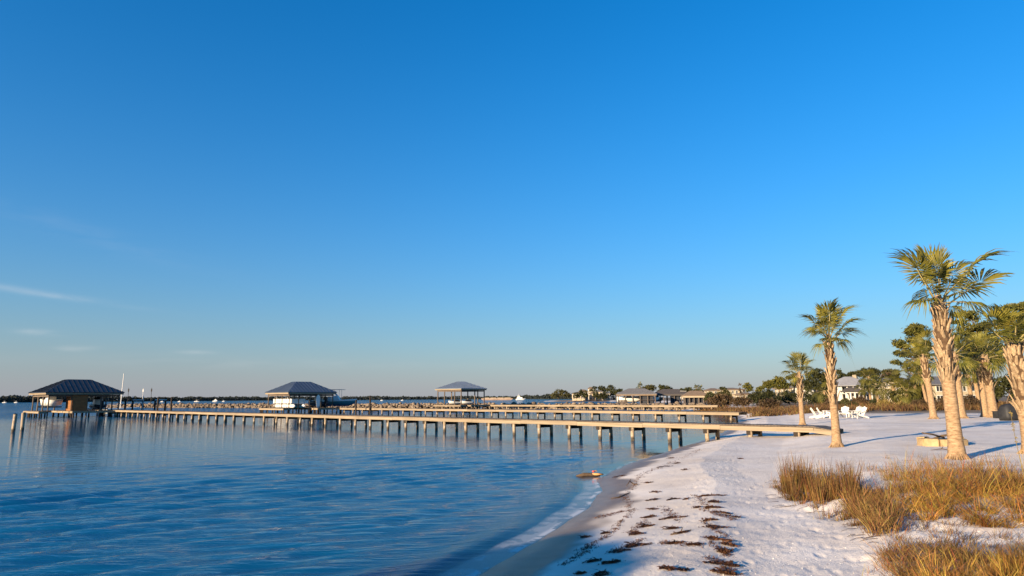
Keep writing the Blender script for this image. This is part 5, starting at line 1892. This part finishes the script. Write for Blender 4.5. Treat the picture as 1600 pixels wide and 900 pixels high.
grass('dune_grass', 'dry tangled grass filling the bottom right corner', 'dry', poly_pts([(1372, 872), (1420, 858), (1500, 862), (1560, 872), (1640, 872), (1660, 940), (1560, 960), (1440, 950), (1395, 900)], 180, GRG), 46, .05, .32, .006, GRG, .8, .6, .06)
grass('dune_grass', 'golden stalks at the very bottom right', 'straw', poly_pts([(1440, 905), (1620, 890), (1650, 950), (1450, 960)], 70, GRG), 50, .15, .36, .006, GRG, .4, .4, .07)
grass('dune_grass', 'thin brown sprigs on the bare sand inside the patch', 'rush', poly_pts([(1350, 818), (1440, 805), (1560, 835), (1620, 850), (1600, 870), (1480, 858), (1400, 862)], 60, GRG), 22, .06, .2, .006, GRG, .7, .4, .10)
grass('dune_grass', 'sparse sprigs on the sand in front of the biggest palm', 'dry', poly_pts([(1340, 748), (1360, 728), (1480, 722), (1600, 722), (1600, 745), (1430, 742)], 60, GRG), 10, .10, .3, .007, GRG, .3, .4, .12)

for (nm_, lab_, mat_, poly_, nt_, nb_, h0, h1) in (('dune_grass', 'scattered dry tufts at the ragged edge of the grass patch', 'dry', [(1215, 800), (1195, 750), (1290, 728), (1420, 712), (1620, 712), (1640, 960), (1340, 960), (1350, 850), (1290, 815)], 150, 12, .06, .30),
                                               ('seed_stalks', 'thin seed stalks rising above the dune grass', 'straw', [(1225, 765), (1350, 755), (1480, 745), (1620, 750), (1625, 830), (1480, 815), (1380, 805), (1280, 790)], 110, 3, .45, .85)):
    grass(nm_, lab_, mat_, poly_pts(poly_, nt_, GRG), nb_, h0, h1, .0055, GRG, .25, .3, .10)

# dune scrub band at the back of the beach
DS = np.random.default_rng(43)
tf = []
for px_ in np.arange(1085, 1625, .42):
    for _ in range(2):
        dist = DS.uniform(68, 96) + max(0, (1180 - px_)) * .35
        p = D(px_ + DS.uniform(-.5, .5), 620, dist)
        if DS.random() < .45 + 1.2 * float(vn(np.array([p.x * .18]), np.array([p.y * .18]), 5)[0]):
            tf.append((p.x, p.y))
tf = np.array(tf)
grass('dune_scrub', 'rust and straw coloured dune scrub along the back of the beach', 'scrub', tf, 34, .3, 1.0, .05, DS, .5, .5, .35)

# ------------------------------------------------------------------ seaweed on the sand
SW = np.random.default_rng(51)


def weed(label, px_, py_, lpx, hpx, ang=0.0, group='seaweed clumps on the berm', n=None):
    b = GT(px_, py_)
    k = b.y / FPX
    L = max(.10, lpx * k)
    dep = max(.05, hpx * k * 1.6)
    n = n or int(90 + 420 * min(1.0, L * dep * 4))
    org = np.array(b)
    cl = SW.integers(0, 4, n)
    ct, cq = SW.normal(0, .26, 4), SW.normal(0, .22, 4)
    t = (ct[cl] + SW.normal(0, .16, n)).clip(-.75, .75)
    q = (cq[cl] + SW.normal(0, .15, n)).clip(-.7, .7)
    bend = .25 * np.sin(t * 5 + SW.random() * 6)
    x_ = t * L
    y_ = (q * (1.1 - np.abs(t) * .9) + bend * .5) * dep
    a = math.radians(ang)
    X, Y = x_ * math.cos(a) - y_ * math.sin(a), x_ * math.sin(a) + y_ * math.cos(a)
    Z, _ = terrain(org[0] + X, org[1] + Y)
    hh = np.exp(-(t / .35) ** 2 - (q / .35) ** 2) * min(.035, dep * .25)
    Zc = Z - org[2] + hh * SW.random(n) + .004
    th = SW.random(n) * 6.28
    l = SW.uniform(.012, .05, n) * (1 + 1.6 * (SW.random(n) < .12))
    w = SW.uniform(.004, .010, n)
    tl = SW.normal(0, .24, n)
    d = np.stack([np.cos(th) * np.cos(tl), np.sin(th) * np.cos(tl) * .8, np.abs(np.sin(tl)) * .8], 1) * l[:, None]
    s = np.stack([-np.sin(th), np.cos(th), SW.normal(0, .5, n)], 1) * w[:, None]
    c = np.stack([X, Y, Zc], 1)
    mid = c + d * .5 + np.array((0, 0, .012))
    V = np.stack([c - s, c + s, mid + s, mid - s, c + d + s * .5, c + d - s * .5], 1).reshape(-1, 3)
    bI = np.arange(n)[:, None] * 6
    F = np.concatenate([bI + np.array((0, 1, 2, 3)), bI + np.array((3, 2, 4, 5))], 0)
    root = np_obj('seaweed_clump', V, F, M['weed'])
    root.location = org
    tag(root, label, 'seaweed', group)
    return root


for (px_, py_, l, h, a, lab) in (
        (1052, 809, 28, 8, 0, 'broad flat brown seaweed clump on the crest of the berm'),
        (1008, 821.5, 13, 9, 0, 'round dark seaweed clump left of the berm crest'),
        (993, 834, 28, 8, 0, 'flat seaweed clump below the round one'),
        (987, 853, 42, 13, 28, 'long dark seaweed streak slanting down in the shaded sand'),
        (962, 861, 26, 7, 0, 'lower end of the slanting seaweed streak'),
        (962, 878, 18, 12, 10, 'ragged seaweed clump in the blue shade near the bottom'),
        (926, 875, 20, 7, 0, 'seaweed clump at the left end of the shaded sand'),
        (938, 898, 34, 8, 5, 'seaweed clump cut by the bottom edge at the left'),
        (1017, 807, 20, 7, 0, 'seaweed clump left of the broad flat one'),
        (1106, 794, 30, 7, -18, 'slanting seaweed strip at the top of the right hand line'),
        (1124, 801, 24, 6, -15, 'seaweed strip continuing the right hand line downwards'),
        (1100, 813, 26, 8, -8, 'seaweed clump at the left of the right hand line'),
        (1115, 823.5, 28, 9, -15, 'dense seaweed clump in the middle of the right hand line'),
        (1113, 843, 34, 10, -18, 'long seaweed clump above the big dark heap'),
        (1137, 852, 22, 14, -50, 'right flank of the big dark seaweed heap'),
        (1127, 862, 26, 16, 0, 'big dark heap of seaweed with poking stems'),
        (1118, 879, 32, 9, -6, 'seaweed clump below the big dark heap'),
        (1145, 884, 24, 7, -10, 'thin seaweed strip right of the clump below the heap'),
        (1128, 896, 38, 11, -14, 'seaweed clump cut by the bottom edge at the right'),
        (1051, 824.5, 24, 5, 0, 'thin seaweed strip below the broad flat clump'),
        (1049, 848.5, 30, 6, 0, 'reddish seaweed strip in the middle of the lower berm'),
        (1085, 851, 20, 5, -4, 'faint seaweed strip right of the reddish one'),
        (1042, 889, 18, 9, 0, 'tufted seaweed clump at the bottom of the berm'),
        (1112, 773.5, 26, 8, -4, 'reddish seaweed patch on the upper right berm'),
        (1115, 784, 18, 8, -20, 'dark seaweed knot just below the reddish patch'),
        (1051, 780, 13, 6, 12, 'black curled seaweed knot beside the berm crest'),
        (1021, 780.5, 13, 6, 0, 'rusty seaweed knot left of the black curled one')):
    weed(lab, px_, py_, l, h, a)
small = [(1022, 769, 17, 4), (1072, 780, 12, 3), (1020, 795, 14, 4), (1035, 729.5, 22, 4), (1058, 723.5, 12, 3), (1050, 715, 16, 4), (1072, 734, 8, 3), (1155, 717, 10, 3), (1009, 755, 12, 3),
         (970, 744, 16, 3), (1136, 807, 22, 5), (1090, 793, 18, 3), (1062, 833, 30, 4), (945, 832, 14, 4), (912, 838, 16, 3), (1140, 896, 20, 4), (1072, 891, 18, 4),
         (945, 879, 12, 4), (905, 895, 14, 4),  (1010, 690.0, 1, 1)][:-1]
for (px_, py_, l, h) in small:
    weed('small scrap of dark seaweed lying on the sand between the larger clumps', px_, py_, l * 1.15, h * 1.25, SW.uniform(-12, 12), 'small seaweed scraps', n=70)
# wrack line along the wet edge: uncountable fine bits
pts = []
for (x0, y0, x1, y1) in ((1085, 772, 1115, 800), (1100, 795, 1145, 812), (1095, 812, 1140, 845), (1105, 840, 1140, 870), (1112, 872, 1150, 900), (1035, 790, 1060, 815), (985, 832, 1010, 812), (1030, 846, 1095, 852), (950, 862, 1005, 842), (902, 860, 950, 835), (950, 835, 985, 800), (930, 808, 975, 797), (985, 800, 978, 775), (978, 775, 1002, 742), (1002, 742, 1050, 722), (1050, 722, 1100, 700), (880, 880, 930, 850)):
    for i in range(46):
        t = SW.random()
        q = GT(x0 + (x1 - x0) * t + SW.normal(0, 3), y0 + (y1 - y0) * t + SW.normal(0, 1.2))
        pts.append((q.x, q.y, q.z))
P = np.repeat(np.array(pts), 5, 0)
P[:, :2] += SW.normal(0, .035, (len(P), 2))
P[:, 2] = terrain(P[:, 0], P[:, 1])[0] + .006
V, F = leaf_quads(P, .028, SW, .25)
tag(np_obj('wrack_line', V, F, M['weed']), 'fine dark wrack bits along the wet edge of the sand', kind='stuff')
# shell chips and dark crumbs strewn over the dry sand
for (nm, lab_, mat_, n_, sz, box) in (('sand_crumbs', 'dark crumbs of weed and wood strewn over the dry sand', 'drift', 900, .010, (905, 1560, 690, 900)), ('shell_chips', 'pale shell chips strewn over the dry sand', 'white', 1100, .011, (960, 1560, 690, 900))):
    yy_ = 690 + 210 * SW.random(n_) ** .8
    xx_ = SW.uniform(box[0], box[1], n_)
    R_ = np.array([tuple(G(a_, b_, .55)) for a_, b_ in zip(xx_, yy_)])
    zt_, st_ = terrain(R_[:, 0], R_[:, 1])
    ok = st_ > .9
    C_ = np.stack([R_[:, 0], R_[:, 1], zt_ + .003], 1)[ok]
    V, F = leaf_quads(C_, sz, SW, .5, up=0)
    tag(np_obj(nm, V, F, M[mat_]), lab_, kind='stuff')
# sticks
for (lab, pl) in (('black forked stick shaped like a K on the wet sand edge', [(979, 760, .0), (984, 752, .10), (989, 757, .02), (996, 760, .01)]),
                  ('long thin dark stick lying on the wet sand', [(954, 779, .015), (968, 778, .02), (984, 773, .015)]),
                  ('bent dark stick on the sand right of the lower berm', [(1048, 836, .01), (1064, 831.5, .03), (1080, 830, .02)])):
    P0 = GT(pl[0][0], pl[0][1])
    st = thing('beach_stick', lab, 'stick', P0)
    q = []
    for (px_, py_, dz) in pl:
        w = G(px_, py_, P0.z + dz)
        q.append(Vector((w.x - P0.x, w.y - P0.y, max(dz, gz(w.x, w.y) - P0.z + .006) + .004)))
    MB().tube(q, [.008] + [.014] * (len(q) - 2) + [.007], 6).build('stem', M['drift'], st, True)
    MB().tube([q[1], q[1] + Vector((.04, .06, .05))], [.010, .004], 6).build('twig', M['drift'], st)
# twigs and roots on the sand at the rush foot
V = []
mb = MB()
for k in range(46):
    px_, py_ = GRG.uniform(1195, 1380), 0
    py_ = 752 + (px_ - 1195) * .42 + GRG.uniform(-6, 26)
    q = GT(px_, py_)
    a = GRG.normal(.1, .5)
    L = GRG.uniform(.08, .3)
    e = (q.x - L * math.cos(a), q.y - L * math.sin(a) * .6)
    mid = ((q.x + e[0]) / 2, (q.y + e[1]) / 2)
    mb.tube([(q.x, q.y, q.z + .01), (mid[0], mid[1], gz(*mid) + .02), (e[0], e[1], gz(*e) + .006)], [.004, .0035, .002], 5, False)
tag(mb.build('root_runners', M['drift']), 'thin dry runners lying on the sand below the rushes', kind='stuff')

# ------------------------------------------------------------------ far shore, far boats
FW = np.random.default_rng(61)
shore_pts = [(-120, 1050), (0, 1080), (60, 1150), (110, 1250), (200, 1500), (330, 1700), (560, 1900), (700, 2000), (800, 1700), (850, 1350), (890, 1250), (930, 1250)]
C = []
L = []
for i in range(len(shore_pts) - 1):
    (pa, da), (pb_, db) = shore_pts[i], shore_pts[i + 1]
    n = int(abs(pb_ - pa) * 26)
    t = FW.random(n)
    px_ = pa + (pb_ - pa) * t
    di = da + (db - da) * t
    hp = np.interp(px_, [-120, 20, 35, 100, 200, 240, 560, 700, 800, 860, 930], [8.0, 9.0, 10.2, 8.6, 7.4, 6.2, 5.4, 4.6, 4.4, 7.2, 8.0])
    hm = hp * di / FPX * (1 + .30 * fbm(px_ * .16, di * 0, 9, 3) + .22 * fbm(px_ * .7, di * 0, 12, 2))
    dep = FW.random(n) * 60 + di
    u = FW.random(n) ** .8
    x_ = (px_ - 800) / FPX * dep
    C.append(np.stack([x_, dep, u * hm], 1))
C = np.concatenate(C)
V, F = leaf_quads(C, 2.4, FW, .7)
tag(np_obj('far_wood', V, F, M['farwood']), 'dark wooded far shore across the bay', kind='stuff')
mb = MB()
fr0 = [((p - 800) / FPX * d, d) for p, d in shore_pts]
bk = [((p - 800) / FPX * (d + 500), d + 500) for p, d in shore_pts]
n = len(fr0)
mb.add([(x_, y_ - 4, -.4) for x_, y_ in fr0] + [(x_, y_ + 6, 1.2) for x_, y_ in fr0] + [(x_, y_, 4.0) for x_, y_ in bk], [(i, i + 1, n + i + 1, n + i) for i in range(n - 1)] + [(n + i, n + i + 1, 2 * n + i + 1, 2 * n + i) for i in range(n - 1)])
tag(mb.build('far_shore', M['farwood']), 'low land of the far shore', kind='structure')

for (px_, w, lab) in ((8, 16, 'white moored boat at the far left by the wooded shore'), (26, 14, 'second white moored boat by the wooded shore, left of the boathouse'), (254, 12, 'white moored boat on the horizon beyond the open boat lift'), (281, 12, 'white moored boat beyond the tall dark pile'),
                      (308, 20, 'pale longer boat on the horizon left of the white sail shape'), (350, 12, 'small white boat on the horizon left of the middle boathouse'), (597, 12, 'white boat on the horizon left of the pavilion'), (629, 12, 'white boat on the horizon just left of the pavilion')):
    d = 900.0
    p = D(px_, 622, d)
    Lb = w * .34
    motorboat(lab, (p.x - Lb / 2, p.y, -.2), 0.15, Lb, 1.8, 1.1, 'gel', ttop=(w > 12), motor=False, group='boats moored across the bay')
p = D(333, 622, 900)
sl = thing('sailboat', 'far white boat with a tented cover on the horizon left of the middle boathouse', 'boat', (p.x, p.y, -.3), .1, 'boats moored across the bay')
mb = MB()
loft(mb, hull_rows(7, 3, 1.6))
mb.build('hull', M['gel'], sl, True)
MB().add
mb = MB()
mb.add([(.8, -1.4, 1.6), (6, -1.2, 1.6), (6, 1.2, 1.6), (.8, 1.4, 1.6), (3.2, 0, 4.2)], [(0, 1, 4), (1, 2, 4), (2, 3, 4), (3, 0, 4), (3, 2, 1, 0)])
mb.build('cover', M['white'], sl)
# two thin masts on the horizon
for (px_, ty, lab) in ((199.5, 606, 'far dark mast right behind the left boathouse'), (235.5, 606, 'far dark mast above the open boat lift'), (222.5, 606.5, 'far white channel marker beyond the boat lift')):
    p = D(px_, 626, 700)
    t = D(px_, ty, 700)
    m_ = thing('channel_marker', lab, 'marker', (p.x, p.y, 0), 0, 'markers far out in the bay')
    MB().tube([(0, 0, -1), (0, 0, t.z)], .22, 6).build('pole', M['white' if px_ == 222.5 else 'dark_timber'], m_)
    MB().box((-.5, -.3, t.z * .75), (.5, .3, t.z * .92)).build('day_board', M['white' if px_ == 222.5 else 'dark_timber'], m_)

# barge and tug
p = D(752, 622, 950)
bg_ = thing('barge', 'long low tan barge crossing the bay right of the pavilion', 'barge', (p.x, p.y, -.5), .02)
mb = MB()
loft(mb, [[(x_, -5, z0), (x_, -5, 3.1), (x_, 5, 3.1), (x_, 5, z0), (x_, -5, z0)] for x_, z0 in ((0, 1.6), (3, .2), (41, .2), (44, 1.6))])
mb.build('hull', M['hull_red'], bg_)
for i in range(4):
    MB().box((3 + i * 9.8, -4, 3.11), (11.5 + i * 9.8, 4, 3.9)).build('hatch_cover', M['tan'], bg_)
p = D(806, 622, 945)
tg = thing('tugboat', 'white tugboat with stacked cabins pushing the barge', 'tugboat', (p.x, p.y, -.5), .02)
mb = MB()
loft(mb, hull_rows(14, 5, 2.2, .5))
mb.build('hull', M['gel'], tg, True)
MB().box((1.5, -2, 2.2), (9, 2, 4.3)).build('cabin', M['gel'], tg)
MB().box((2.2, -1.7, 4.35), (6, 1.7, 6.6)).build('wheelhouse', M['gel'], tg)
for i in range(4):
    MB().box((2.4 + i * .9, -1.76, 5.5), (3.1 + i * .9, -1.71, 6.2)).build('window', M['glass'], tg)
MB().tube([(4, 0, 6.6), (4, 0, 9)], .15, 6).build('mast', M['white'], tg)
MB().tube([(7.5, 0, 4.3), (7.5, 0, 5.8)], .5, 8).build('funnel', M['black'], tg)
